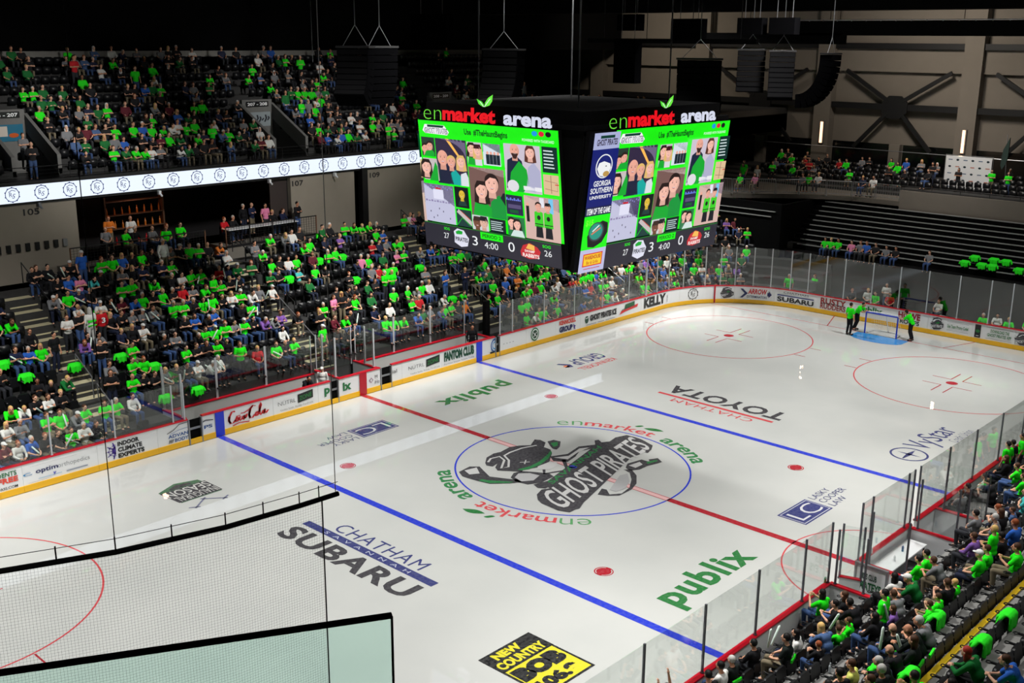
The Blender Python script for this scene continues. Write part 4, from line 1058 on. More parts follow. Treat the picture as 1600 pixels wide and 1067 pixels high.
# ------------------------------------------------------------------ centre-hung scoreboard
def lrp(p, q, t): return tuple(p[i] + (q[i] - p[i]) * t for i in range(3))
sb = empty('scoreboard', (0.85, 1.2, 8.5)); tag(sb, 'four-sided hanging scoreboard with bright green picture screens', 'scoreboard')
off = Vector((-.85, -1.2, -8.5))
def sbp(mb, name, m):
    o = mb.build(name, m, sb); o.data.transform(Matrix.Translation(off)); return o
X0, X1, Y0, Y1 = -3.3, 5.1, -2.9, 5.0
k = MB()
vs = [(X0 + .1, Y0 + .1, 13.15), (X1 - .1, Y0 + .1, 13.15), (X1 - .1, Y1 - .1, 13.15), (X0 + .1, Y1 - .1, 13.15), (X0 + .65, Y0 + .65, 8.4), (X1 - .65, Y0 + .65, 8.4), (X1 - .65, Y1 - .65, 8.4), (X0 + .65, Y1 - .65, 8.4)]
k.add(vs, [(0, 1, 2, 3), (7, 6, 5, 4), (0, 4, 5, 1), (1, 5, 6, 2), (2, 6, 7, 3), (3, 7, 4, 0)]); sbp(k, 'scoreboard_body', M_matte)
k = MB(); k.box(X0, Y0, 13.16, X1, Y1, 13.3); k.box(X0 + .25, Y0 + .25, 13.3, X1 - .25, Y1 - .25, 13.75); sbp(k, 'top_signboard', M_matte)
for x, y in ((X0 + 1.6, Y0 + 1.6), (X1 - 1.6, Y0 + 1.6), (X0 + 1.6, Y1 - 1.6), (X1 - 1.6, Y1 - 1.6)):
    k = MB(); k.tube([(x, y, 13.7), (x, y, 24.6)], .03, 6); sbp(k, 'hoist_cable', M_steel)
GB = (0.01, .92, .005)
M_scr = mat_paint('video_screen', .35, emit=1.0)
def head(a, cx, cy, r, skin, hair, long=False, bald=False, hat=None, asp=1.0):
    rx = r * asp; dk = tuple(c * .55 for c in skin); sh = tuple(c * .8 for c in skin)
    if long: a.poly([(cx - rx * 1.15, cy - r * .6), (cx - rx * .7, cy - r * 1.4), (cx + rx * .7, cy - r * 1.4), (cx + rx * 1.15, cy - r * .6), (cx + rx * 1.4, cy + r * 1.9), (cx + rx * .5, cy + r * 2.1), (cx - rx * .5, cy + r * 2.1), (cx - rx * 1.4, cy + r * 1.9)], hair)
    elif not bald: a.circ(cx, cy - r * .3, rx * 1.1, hair, 18, r * 1.1)
    a.up(); a.poly([(cx - rx * .5, cy + r * .6), (cx + rx * .5, cy + r * .6), (cx + rx * .6, cy + r * 1.9), (cx - rx * .6, cy + r * 1.9)], sh); a.up()
    a.circ(cx, cy, rx, skin, 20, r * 1.22); a.up()
    a.poly([(cx + rx * .45, cy - r * .9), (cx + rx * .95, cy - r * .2), (cx + rx * .9, cy + r * .5), (cx + rx * .45, cy + r * 1.0), (cx + rx * .7, cy)], sh)
    if not bald and not hat: a.poly([(cx - rx * 1.02, cy - r * .2), (cx - rx * .95, cy - r * .9), (cx, cy - r * 1.35), (cx + rx * .95, cy - r * .9), (cx + rx * 1.02, cy - r * .2), (cx + rx * .7, cy - r * .75), (cx - rx * .2, cy - r * .85)], hair)
    if hat: a.poly([(cx - rx * 1.1, cy - r * .4), (cx - rx * .8, cy - r * 1.4), (cx + rx * .8, cy - r * 1.4), (cx + rx * 1.1, cy - r * .4)], hat)
    a.up()
    for s_ in (-.38, .38): a.circ(cx + rx * s_, cy - r * .12, rx * .11, HB2, 8, r * .07).line([(cx + rx * (s_ - .17), cy - r * .32), (cx + rx * (s_ + .17), cy - r * .34)], r * .07, dk)
    a.poly([(cx - rx * .36, cy + r * .5), (cx + rx * .36, cy + r * .5), (cx + rx * .15, cy + r * .72), (cx - rx * .15, cy + r * .72)], srgb(190, 90, 90))
    a.up(); a.rect(cx - rx * .26, cy + r * .52, cx + rx * .26, cy + r * .6, W_); a.poly([(cx, cy - r * .1), (cx + rx * .14, cy + r * .3), (cx - rx * .1, cy + r * .3)], sh)
HB2 = srgb(40, 26, 24)
SK = srgb(236, 170, 150); SK2 = srgb(246, 190, 172); SKD = srgb(120, 78, 60); HB = srgb(40, 26, 24); HBL = srgb(225, 185, 110); JG = srgb(20, 170, 50); TEAL = srgb(20, 170, 160)
def content(a, x0, x1):
    """picture wall; x0..x1 across, y measured downward from the top of the screen"""
    w = x1 - x0
    X = lambda u: x0 + w * u
    class B_:   # draws with x scaled
        pass
    def R(u0, v0, u1, v1, c): a.rect(X(u0), v0, X(u1), v1, c)
    def Pq(pts, c): a.poly([(X(u), v) for u, v in pts], c)
    def H(u, v, r, *p, **q): head(a, X(u), v, r, *p, asp=w * .8, **q)
    R(0, 0, 1, .82, GB); a.up()
    # header
    pts0 = [(.05, .03), (.2, .03), (.215, .05), (.235, .08), (.22, .105), (.05, .1), (.03, .08)]
    Pq(pts0, srgb(245, 245, 250)); a.up(); Pq([(.07, .032), (.2, .032), (.19, .05), (.07, .05)], srgb(10, 60, 50))
    a.textq('GHOST PIRATES', [(X(.045), .098), (X(.225), .098), (X(.222), .055), (X(.048), .055)], srgb(30, 30, 40), .04)
    a.up(); a.textq('GHOST PIRATES', [(X(.05), .094), (X(.22), .094), (X(.218), .06), (X(.052), .06)], srgb(235, 235, 245), .0)
    a.textq('Use  #TheHauntBegins', [(X(.35), .1), (X(.66), .1), (X(.66), .04), (X(.35), .04)], srgb(5, 60, 20), .03)
    for u, c in ((.845, srgb(30, 150, 230)), (.89, srgb(220, 30, 60)), (.935, srgb(15, 15, 20))): a.circ(X(u), .033, .017 * w * 1.1, c, 14, .019)
    a.textq('POWERED WITH TAGBOARD', [(X(.76), .095), (X(.97), .095), (X(.97), .075), (X(.76), .075)], W_, .0)
    # B: family selfie with row of lights
    R(.012, .132, .115, .282, srgb(40, 60, 50)); R(.012, .3, .13, .475, srgb(200, 190, 190)); R(.12, .132, .355, .49, srgb(50, 40, 66)); a.up()
    for t in range(7): Pq([(.13 + .03 * t, .132), (.145 + .03 * t, .132), (.35, .27 + .02 * t - .1), (.35, .25 + .02 * t - .1)], srgb(110, 100, 130))
    Pq([(.2, .132), (.225, .132), (.345, .33), (.33, .33)], srgb(255, 190, 90)); a.up()
    Pq([(.13, .49), (.13, .4), (.18, .33), (.22, .36), (.24, .49)], srgb(30, 34, 60)); Pq([(.21, .49), (.22, .4), (.26, .37), (.3, .42), (.3, .49)], TEAL); Pq([(.29, .49), (.3, .4), (.34, .38), (.355, .42), (.355, .49)], srgb(220, 225, 230)); a.up()
    H(.17, .285, .05, SK, HB, bald=True); H(.235, .31, .038, SK, HBL); H(.31, .3, .036, SK2, HBL, long=True)
    H(.04, .22, .03, SK, HB); H(.08, .2, .03, SK, HB); Pq([(.03, .282), (.05, .24), (.1, .23), (.115, .25), (.115, .282)], JG)
    H(.04, .37, .045, SK2, HB, long=True); Pq([(.06, .475), (.09, .4), (.115, .32), (.13, .36), (.13, .475)], JG)
    # C, D
    R(.37, .135, .475, .31, srgb(200, 190, 200)); R(.485, .135, .61, .30, srgb(215, 225, 235)); R(.485, .135, .61, .2, srgb(40, 80, 80)); a.up()
    Pq([(.37, .31), (.38, .24), (.42, .235), (.425, .31)], JG); Pq([(.425, .31), (.43, .25), (.47, .25), (.475, .31)], srgb(220, 220, 225))
    H(.4, .185, .033, SK2, HB, long=True); H(.448, .195, .033, SK2, HBL, long=True, hat=srgb(60, 20, 30))
    for u in (.52, .545, .57, .595): R(u - .012, .215, u + .012, .29, srgb(25, 40, 50)); a.circ(X(u), .205, .009 * w, SK, 8, .013)
    # E: couple
    R(.37, .325, .625, .705, srgb(120, 90, 84)); R(.37, .325, .625, .38, srgb(225, 205, 200)); a.up()
    Pq([(.38, .705), (.4, .6), (.46, .57), (.52, .63), (.52, .705)], JG); Pq([(.5, .705), (.52, .58), (.58, .52), (.625, .56), (.625, .705)], srgb(20, 150, 60)); a.up()
    Pq([(.59, .54), (.61, .5), (.625, .5), (.625, .6)], srgb(25, 30, 40))
    H(.455, .5, .052, SK2, HB, long=True); H(.535, .44, .058, SK2, HB)
    # F: bearded man and woman
    R(.64, .118, .885, .47, srgb(206, 196, 210)); R(.64, .3, .885, .31, srgb(200, 40, 60)); a.up()
    Pq([(.645, .45), (.66, .24), (.72, .2), (.76, .24), (.78, .4), (.74, .45)], srgb(24, 34, 60)); a.up(); Pq([(.66, .47), (.68, .33), (.74, .24), (.79, .3), (.8, .4), (.76, .47)], JG)
    Pq([(.78, .45), (.8, .28), (.84, .24), (.88, .3), (.88, .42), (.84, .46)], srgb(176, 176, 205)); R(.76, .42, .885, .45, srgb(235, 235, 240)); a.up()
    a.circ(X(.69), .43, .04 * w, srgb(225, 222, 228), 14, .045)
    H(.715, .165, .04, SK, HB, bald=True); a.poly([(X(.69), .185), (X(.74), .185), (X(.725), .225), (X(.705), .225)], srgb(60, 36, 34)); H(.82, .17, .036, SK2, srgb(90, 50, 40), long=True)
    # G, H text and court
    R(.9, .115, 1, .3, srgb(6, 44, 40)); R(.9, .315, 1, .46, srgb(222, 190, 150)); a.up()
    for t in range(6): R(.91, .14 + .024 * t, .97 + .004 * (t % 3), .149 + .024 * t, srgb(210, 225, 225))
    a.line([(X(.91), .36), (X(.99), .37), (X(.99), .43), (X(.91), .42)], .004, srgb(150, 110, 90)).line([(X(.95), .32), (X(.95), .45)], .004, srgb(150, 110, 90)); R(.975, .38, 1, .386, RD)
    # I arena, J, K
    R(.012, .5, .245, .81, srgb(196, 196, 222)); R(.012, .5, .245, .66, srgb(62, 50, 92)); a.up(); R(.085, .54, .165, .62, srgb(226, 226, 246)); R(.1, .525, .15, .538, RD)
    for t in range(14): R(.02 + .016 * t, .51 + .008 * (t % 3), .026 + .016 * t, .522 + .008 * (t % 3), srgb(150, 150, 220))
    for t in range(10): R(.02 + .022 * t, .63 + .006 * (t % 2), .035 + .022 * t, .645, srgb(140, 130, 170))
    for u, v in ((.05, .72), (.1, .75), (.15, .71), (.2, .76), (.12, .69), (.07, .77)): R(u, v, u + .006, v + .014, srgb(60, 50, 80))
    R(.255, .495, .36, .66, srgb(10, 20, 24)); R(.255, .675, .37, .812, srgb(30, 60, 60)); a.up()
    Pq([(.275, .645), (.29, .6), (.33, .6), (.345, .645)], srgb(30, 60, 56)); H(.31, .555, .028, srgb(225, 190, 60), srgb(190, 160, 60), bald=True)
    Pq([(.275, .675), (.37, .76), (.37, .8), (.26, .7)], srgb(200, 190, 190)); a.line([(X(.26), .8), (X(.3), .74), (X(.36), .8)], .008, JG); a.line([(X(.29), .69), (X(.36), .75)], .01, srgb(200, 60, 30))
    # L faces, M text, N arena, O selfie
    R(.375, .7, .495, .817, srgb(206, 210, 214)); R(.505, .705, .62, .817, srgb(10, 30, 34)); R(.635, .5, .75, .65, srgb(40, 36, 70)); R(.635, .665, .755, .815, srgb(40, 120, 70)); a.up()
    H(.412, .76, .036, SKD, K_, hat=srgb(60, 40, 34)); H(.462, .752, .036, srgb(225, 180, 160), HB, hat=srgb(25, 25, 30))
    for t in range(5): R(.515, .725 + .016 * t, .6 - .01 * (t % 2), .732 + .016 * t, srgb(190, 210, 210))
    for t in range(8): R(.64 + .013 * t, .52 + .01 * (t % 2), .65 + .013 * t, .54, srgb(110, 130, 230))
    R(.65, .57, .74, .6, srgb(90, 80, 120)); R(.66, .61, .72, .635, srgb(20, 90, 50))
    H(.665, .71, .03, SK2, HB); H(.705, .72, .03, SK2, HB, long=True); Pq([(.655, .815), (.68, .765), (.74, .765), (.755, .815)], srgb(210, 230, 225))
    # P: standing fan in a green jersey in a hallway
    R(.765, .485, 1, .81, srgb(214, 180, 170)); R(.765, .485, 1, .58, srgb(70, 70, 110)); a.up(); R(.93, .49, .96, .6, srgb(120, 200, 240)); R(.87, .49, .9, .56, srgb(230, 230, 240))
    for u in (.86, .925):
        Pq([(u - .025, .79), (u - .02, .7), (u + .02, .7), (u + .025, .79)], srgb(24, 24, 34)); Pq([(u - .03, .71), (u - .028, .6), (u, .585), (u + .028, .6), (u + .03, .71)], srgb(60, 210, 40)); a.up()
        R(u - .028, .685, u + .028, .692, K_); a.circ(X(u), .64, .012 * w, K_, 10, .018)
        H(u, .555, .024, SK, HB, hat=K_ if u > .9 else None)
    R(.78, .56, .8, .68, srgb(20, 18, 24)); a.circ(X(.79), .55, .009 * w, SK, 8, .014)
    # score strip
    a.up(); R(0, .822, 1, 1, srgb(42, 40, 52)); a.up(); R(0, .815, 1, .822, srgb(30, 120, 40))
    T = lambda s, u0, v0, u1, v1, c, b_=.0: a.textq(s, [(X(u0), v1), (X(u1), v1), (X(u1), v0), (X(u0), v0)], c, b_)
    T('SOG', .155, .838, .2, .86, GB, .02); T('27', .15, .885, .19, .93, W_); T('3', .37, .87, .41, .945, W_); T('4:00', .46, .9, .56, .95, W_)
    Pq([(.435, .826), (.6, .826), (.6, .88), (.435, .88)], GB); a.up(); T('PERIOD 2', .45, .838, .585, .866, srgb(10, 60, 20), .02)
    T('0', .635, .865, .68, .94, W_); T('SOG', .875, .84, .93, .862, GB, .02); T('26', .885, .88, .935, .925, W_)
    Pq([(.23, .86), (.26, .832), (.31, .84), (.325, .87), (.345, .9), (.33, .965), (.28, .98), (.23, .95), (.235, .9)], srgb(225, 225, 240)); a.up(); Pq([(.245, .86), (.27, .845), (.3, .85), (.295, .875), (.25, .88)], JG)
    T('PIRATES', .24, .9, .335, .935, srgb(30, 34, 50), .03)
    Pq([(.72, .92), (.74, .87), (.79, .845), (.84, .87), (.86, .9), (.845, .955), (.78, .97), (.725, .955)], srgb(200, 40, 50)); a.up(); Pq([(.76, .89), (.78, .85), (.82, .86), (.82, .9)], srgb(245, 190, 90)); T('SWAMP', .75, .9, .82, .92, srgb(250, 235, 230), .03); T('RABBITS', .735, .928, .85, .958, srgb(250, 235, 230), .03)
def screen(name, tl, tr, bl, br, art, label, face):
    n = Vector(face)
    def f(u, v, z):
        p = lrp(lrp(tl, tr, u), lrp(bl, br, u), v); return tuple(p[i] + n[i] * (.05 + z) + off[i] for i in range(3))
    k = MB(); P4 = [Vector(q) for q in (tl, tr, br, bl)]; vs = [p + n * .04 for p in P4] + [p - n * .12 for p in P4]
    k.add(vs, [(0, 1, 2, 3), (7, 6, 5, 4), (0, 4, 5, 1), (1, 5, 6, 2), (2, 6, 7, 3), (3, 7, 4, 0)])
    scr = sbp(k, 'screen_panel', M_matte); scr['label'] = label
    p = art.build(name, f, M_scr, scr, .0015); return p
a = Art(); content(a, 0, 1)
screen('screen_picture', (-3.4, 4.78, 13.13), (-3.4, -1.92, 13.13), (-2.87, 4.78, 8.6), (-2.87, -1.92, 8.55), a, 'left screen with green picture wall and score strip', (-1, 0, -.1))
a = Art(); content(a, .165, 1)
a.rect(0, 0, .165, .115, srgb(170, 176, 215)); a.rect(0, .115, .165, .52, srgb(20, 30, 112)); a.rect(0, .52, .165, .585, srgb(24, 26, 70)); a.rect(0, .585, .165, .83, GB); a.rect(0, .83, .165, 1, srgb(190, 190, 225)); a.up()
a.textq('GHOST PIRATES', [(.02, .09), (.15, .09), (.15, .045), (.02, .045)], srgb(40, 20, 50), .03); a.rect(.04, .02, .13, .04, srgb(10, 60, 50))
a.ring(.083, .24, .0, .0, W_) if False else a.circ(.083, .235, .053, W_, 28, .085); a.up(); a.circ(.083, .235, .047, srgb(20, 30, 112), 28, .077); a.up()
a.poly([(.04, .25), (.05, .21), (.08, .2), (.12, .22), (.128, .25), (.115, .29), (.09, .31), (.06, .3)], W_); a.up(); a.circ(.1, .29, .02, srgb(190, 150, 80), 14, .02); a.circ(.095, .235, .005, K_, 8, .004)
for t, v0, v1, u0, u1 in (('GEORGIA', .335, .375, .03, .14), ('SOUTHERN', .385, .425, .015, .155), ('UNIVERSITY', .44, .465, .015, .155)):
    a.textq(t, [(u0, v1), (u1, v1), (u1, v0), (u0, v0)], W_, .02)
a.textq('ITEM OF THE GAME', [(.01, .575), (.16, .575), (.16, .53), (.01, .53)], W_, .03)
a.textq('$15', [(.012, .66), (.06, .66), (.06, .61), (.012, .61)], srgb(120, 255, 60), .03)
a.poly([(.03, .73), (.06, .66), (.12, .63), (.155, .65), (.16, .72), (.13, .79), (.08, .82), (.04, .81)], K_); a.up(); a.circ(.085, .705, .05, srgb(60, 64, 74), 20, .07); a.up(); a.circ(.083, .703, .042, srgb(40, 150, 130), 20, .06); a.up()
a.line([(.055, .72), (.11, .68)], .01, srgb(220, 120, 90)).line([(.06, .7), (.1, .66)], .008, W_)
a.rect(.02, .86, .145, .955, srgb(220, 50, 40)); a.up(); a.rect(.026, .868, .139, .947, srgb(250, 205, 40)); a.up()
a.textq('WAREHOUSE', [(.03, .905), (.135, .905), (.135, .875), (.03, .875)], srgb(190, 30, 30), .03); a.textq('Bar & Grille', [(.045, .94), (.12, .94), (.12, .915), (.045, .915)], srgb(190, 30, 30), .01); a.rect(.03, .97, .135, .975, RD)
screen('screen_picture', (-3.17, -3.0, 13.13), (4.99, -3.0, 13.13), (-3.17, -2.42, 8.5), (4.99, -2.42, 8.45), a, 'right screen with an advert column beside the picture wall', (0, -1, -.1))
for nm, tl, tr, bl, br, fc in (('far', (4.99, 5.1, 13.13), (-3.1, 5.1, 13.13), (4.99, 4.55, 8.5), (-3.1, 4.55, 8.5), (0, 1, -.1)), ('end', (5.2, -1.92, 13.13), (5.2, 4.78, 13.13), (4.65, -1.92, 8.6), (4.65, 4.78, 8.6), (1, 0, -.1))):
    a = Art(); content(a, 0, 1); screen('screen_picture', tl, tr, bl, br, a, 'screen on the %s face' % nm, fc)
def sign_letters(fn, side):
    a = Art()
    a.text('en', 0, .0, .15, .62, srgb(110, 225, 60), -.02).text('market', .16, .0, .585, 1.0 if False else .9, srgb(235, 20, 32), .045).text('arena', .645, 0, 1.0, .62, srgb(214, 218, 236), .04)
    a.build('sign_lettering', fn, M_scr, sb, .002)['label'] = 'glowing green, red and white arena name on the %s side' % side
    a = Art(); leafA = [(.49, .98), (.455, 1.15), (.44, 1.45), (.48, 1.3), (.5, 1.1)]; leafB = [(.5, .98), (.54, 1.1), (.56, 1.35), (.565, 1.75), (.53, 1.55), (.505, 1.25)]
    a.poly(leafA, srgb(90, 230, 60)).poly(leafB, srgb(110, 235, 70)); a.up(); a.line([(.495, 1.0), (.465, 1.3)], .006, W_).line([(.5, 1.0), (.545, 1.5)], .006, W_)
    a.build('sign_leaf', fn, M_scr, sb, .002)
sign_letters(lambda u, v, z: (-3.42 - z + off[0], 4.5 - 6.13 * u + off[1], 13.17 + .56 * v + off[2]), 'left')
sign_letters(lambda u, v, z: (-2.2 + 6.25 * u + off[0], -3.02 - z + off[1], 13.17 + .56 * v + off[2]), 'right')

# ------------------------------------------------------------------ hanging speakers, rigging, catwalks
M_spk = mat('speaker_black', srgb(6, 6, 7), .9, spec=.0); M_grl = mat('speaker_grille', srgb(11, 11, 12), .9, spec=.02, noise=.2, scale=40)
def line_array(loc, yaw, n, w, h, d, bend, label, top=3.0, bend0=0.0):
    root = empty('speaker_array', loc, yaw); tag(root, label, 'speaker', 'line array speakers hung around the scoreboard')
    a0 = radians(bend0); y = 0; z = 0
    for i in range(n):
        M = Matrix.Translation((0, y, z)) @ Matrix.Rotation(-a0, 4, 'X')
        k = MB(); k.box(-w / 2, -d / 2, -h + .02, w / 2, d / 2, 0, M); c = k.build('speaker_cabinet', M_spk, root)
        k = MB(); k.box(-w / 2 + .03, -d / 2 - .015, -h + .05, w / 2 - .03, -d / 2, -.03, M); k.build('grille', M_grl, c)
        v = Matrix.Rotation(-a0, 4, 'X') @ Vector((0, 0, -h)); y += v.y; z += v.z; a0 += radians(bend) * (i / n + .3)
    k = MB(); k.box(-w / 2 - .05, -d / 2, .02, w / 2 + .05, d / 2, .1); k.build('flying_frame', M_black, root)
    for sx in (-1, 1):
        k = MB(); k.tube([(sx * w * .4, 0, .1), (0, 0, .9)], .015, 5); k.tube([(0, 0, .9), (0, 0, top)], .02, 5); k.build('cable', M_steel, root)
    return root
def look_yaw(x, y, tx, ty): return atan2(ty - y, tx - x) + pi / 2
line_array((-2.0, 10, 15.55), look_yaw(-1.6, 10, -16, 2), 8, 1.3, .27, .7, 9, 'curved speaker array left of the scoreboard, first of the pair')
line_array((-0.4, 10.4, 15.55), look_yaw(0, 10, 2, 25), 8, 1.3, .27, .7, 5, 'straighter speaker array left of the scoreboard, second of the pair')
line_array((9.0, 12.3, 15.4), look_yaw(9, 12.3, -8, 8), 10, 1.9, .34, .8, 9, 'large speaker array rising behind the left screen lettering')
line_array((12.0, 3.1, 15.1), look_yaw(12, 3.1, -4, -10), 8, 1.9, .3, .8, 10, 'large speaker array rising behind the right screen lettering')
line_array((26.0, 8.9, 15.4), look_yaw(26, 8.9, 0, -3), 8, 1.5, .29, .7, 1, 'flat square speaker array before the end wall, farther one')
line_array((26.3, 7.1, 15.35), look_yaw(26, 7, 0, -8), 9, 1.4, .29, .7, 3, 'tall flat speaker array before the end wall, beside the curved one')
line_array((26.0, 4.0, 15.25), look_yaw(26, 4, 26, 20), 11, 1.0, .31, .75, 12, 'strongly curved speaker array hanging before the end wall')
for i, (x, y, z, w, h) in enumerate(((21.5, 14.2, 16.9, 1.5, .9), (20, 9.2, 16.5, 1.9, 1.1), (20, 13.2, 14.7, 1.5, 2.2), (20, 29.2, 16.5, 3.4, 1.9), (26, 9.0, 16.75, 1.6, .9), (26, 6.95, 16.75, 1.6, .9))):
    root = empty('hanging_box', (x, y, z)); tag(root, ('small dark box hanging high before the end wall', 'wide dark box hanging above the right screen speakers', 'tall dark panel hanging behind the right screen', 'wide dark ribbed box high above the upper stand', 'dark amplifier box above the flat speakers', 'second dark amplifier box above the flat speakers')[i], 'rigging')
    k = MB(); k.box(-.3, -w / 2, -h / 2, .3, w / 2, h / 2); k.build('box_body', M_spk, root)
    for sy in (-1, 1): k = MB(); k.tube([(0, sy * w * .3, h / 2), (0, sy * w * .3, h / 2 + 2.5)], .015, 5); k.build('cable', M_steel, root)
for i, (p, q, w, h, lab) in enumerate((((30, 8.3, 16.68), (30, -18, 16.68), .9, .8, 'long black catwalk crossing in front of the end wall'), ((30, 15.2, 16.1), (30, 5.4, 16.1), .9, .62, 'shorter black catwalk above the end speakers'),
        ((30, 44, 18.6), (30, -30, 18.6), 1.5, 1.9, 'deep black roof truss across the top of the picture'), ((10, 35, 18.4), (10, -6, 18.0), .5, .5, 'black roof pipe above the scoreboard'), ((20, 16, 15.9), (20, 5, 15.9), .25, .25, 'thin black rigging bar above the right screen'))):
    k = MB(); k.bar(p, q, w, h)
    o = k.build('catwalk' if i < 2 else 'roof_truss' if i == 2 else 'rigging_bar', M_matte); tag(o, lab, 'rigging')
    k = MB()
    for t in range(4): q_ = lrp(p, q, .1 + .27 * t); k.tube([(q_[0], q_[1], q_[2] + h / 2), (q_[0], q_[1], 24.6)], .02, 5)
    k.build('hanger_rod', M_black, o)
    if i == 0:
        k = MB(); k.tube([(29.5, 8.3, 17.12), (29.5, -18, 17.12)], .025, 5)
        for t in range(30): k.tube([(29.5, 8.2 - .87 * t, 17.05), (29.5, 8.2 - .87 * t, 17.14)], .03, 4)
        k.build('handrail', M_steel, o)
k = MB(); k.tube([(-2.6, 12, 8 + 7), (-2.6, 12, 20)], .012, 5); tag(k.build('hanging_cable', M_steel), 'thin pale cable in front of the upper stand', 'cable')

# ------------------------------------------------------------------ safety netting and the nearer glass rail
NETP = [(-33.6, -5.4), (-32, -6.6), (-30.3, -7.9), (-28.6, -9.3), (-27.2, -10.35), (-25.7, -11.3), (-24.3, -11.9), (-22.8, -12.3), (-21.6, -12.45), (-20.9, -12.5)]
net = empty('safety_net', (-24, -12, 9.1)); tag(net, 'dark safety netting hung from a curved black pipe above the rink corner', 'net')
no = Vector((24, 12, -9.1))
def nb(mb, name, m): o = mb.build(name, m, net); o.data.transform(Matrix.Translation(no)); return o
k = MB(); k.tube([(x, y, 9.1) for x, y in NETP], .042, 8); nb(k, 'net_pipe', M_matte)
k = MB(); k.tube([(x, y, 9.3) for x, y in NETP], .006, 4)
for i in range(len(NETP) - 1):
    for t in (0, .5):
        x = NETP[i][0] + (NETP[i + 1][0] - NETP[i][0]) * t; y = NETP[i][1] + (NETP[i + 1][1] - NETP[i][1]) * t
        k.tube([(x, y, 9.1), (x, y, 9.33)], .012, 4)
nb(k, 'safety_wire', M_black)
for p in ((-24.3, -11.9), (-20.95, -12.5)):
    k = MB(); k.tube([(p[0], p[1], 9.15), (p[0], p[1], 24.5)], .007, 5); nb(k, 'support_cable', mat('grey_cable', srgb(120, 120, 118), .5))
m = bpy.data.materials.new('netting'); m.use_nodes = True; N, Lk = m.node_tree.nodes, m.node_tree.links; N.clear()
out = N.new('ShaderNodeOutputMaterial'); uv = N.new('ShaderNodeUVMap'); uv.uv_map = 'net'
sp = N.new('ShaderNodeSeparateXYZ'); Lk.new(uv.outputs[0], sp.inputs[0]); mxs = []
for ax in (0, 1):
    md = N.new('ShaderNodeMath'); md.operation = 'MODULO'; md.inputs[1].default_value = .045; Lk.new(sp.outputs[ax], md.inputs[0])
    ls = N.new('ShaderNodeMath'); ls.operation = 'LESS_THAN'; ls.inputs[1].default_value = .0021; Lk.new(md.outputs[0], ls.inputs[0]); mxs.append(ls)
mm = N.new('ShaderNodeMath'); mm.operation = 'MAXIMUM'; Lk.new(mxs[0].outputs[0], mm.inputs[0]); Lk.new(mxs[1].outputs[0], mm.inputs[1])
tr = N.new('ShaderNodeBsdfTransparent'); df = N.new('ShaderNodeBsdfDiffuse'); df.inputs[0].default_value = (.09, .1, .11, 1); mx = N.new('ShaderNodeMixShader')
Lk.new(mm.outputs[0], mx.inputs[0]); Lk.new(tr.outputs[0], mx.inputs[1]); Lk.new(df.outputs[0], mx.inputs[2]); Lk.new(mx.outputs[0], out.inputs[0])
NP = [p for p in NETP if p[0] < -21.3] + [(-21.2, -12.48)]
dist = [0]
for i in range(1, len(NP)): dist.append(dist[-1] + hypot(NP[i][0] - NP[i - 1][0], NP[i][1] - NP[i - 1][1]))
k = MB(); vs = []; fs = []
for x, y in NP: vs += [(x, y, 3.6), (x, y, 9.06)]
for i in range(len(NP) - 1): fs.append((2 * i, 2 * i + 2, 2 * i + 3, 2 * i + 1))
k.add(vs, fs); o = nb(k, 'netting', m); uvl = o.data.uv_layers.new(name='net')
for poly in o.data.polygons:
    for li in poly.loop_indices:
        vi = o.data.loops[li].vertex_index; uvl.data[li].uv = (dist[vi // 2] + 10, (vs[vi][2]))
k = MB(); k.tube([(-21.2, -12.48, 3.6), (-21.2, -12.48, 9.06)], .012, 5); nb(k, 'net_edge_rope', M_black)
# glass guard rail in front of the viewer
g = empty('glass_guard', (-28.1, -20.7, 12)); tag(g, 'pale green glass guard with a thick black top edge in the lower corner', 'glass panel')
A = Vector((-27.27, -21.25, 13.0)); Bp = Vector((-28.96, -20.29, 13.0)); dirv = (Bp - A).normalized(); F_ = A + dirv * 3.2
def gb(mb, name, m): o = mb.build(name, m, g); o.data.transform(Matrix.Translation((28.1, 20.7, -12))); return o
k = MB(); k.bar((A.x, A.y, 12.1), (F_.x, F_.y, 12.1), .012, 1.76); gb(k, 'glass_sheet', mat_glass('tinted_guard_glass', (.87, .99, .955), 1.45, .02, .8, .03))
k = MB(); k.bar((A.x, A.y, 12.985), (F_.x, F_.y, 12.985), .03, .024); gb(k, 'top_edge', M_matte)
k = MB(); k.bar((A.x, A.y, 11.2), (A.x, A.y, 12.98), .010); gb(k, 'glass_edge', mat('dark_green_edge', srgb(70, 80, 60), .3))
# ------------------------------------------------------------------ people
def evaluated(mb, voxel, mats, smooth_it=2, name='tmp', deci=None):
    me = mb.mesh('t', mats)
    o = bpy.data.objects.new('t', me); COL.objects.link(o)
    r = o.modifiers.new('r', 'REMESH'); r.mode = 'VOXEL'; r.voxel_size = voxel; r.use_smooth_shade = True
    if smooth_it:
        s = o.modifiers.new('s', 'SMOOTH'); s.iterations = smooth_it; s.factor = .5
    if deci:
        d = o.modifiers.new('d', 'DECIMATE'); d.ratio = deci
    bpy.context.view_layer.update()
    m2 = bpy.data.meshes.new_from_object(o.evaluated_get(bpy.context.evaluated_depsgraph_get()))
    bpy.data.objects.remove(o); bpy.data.meshes.remove(me)
    m2.name = name
    return m2
def limb(mb, pts, rs, n=10):
    for i in range(len(pts) - 1):
        mb.tube([pts[i], pts[i + 1]], [rs[i], rs[i + 1]], n)
    for p, r in zip(pts, rs): mb.ball(p, r * 1.0, n, 6)
def mix(p, q, t): return tuple(p[i] + (q[i] - p[i]) * t for i in range(3))
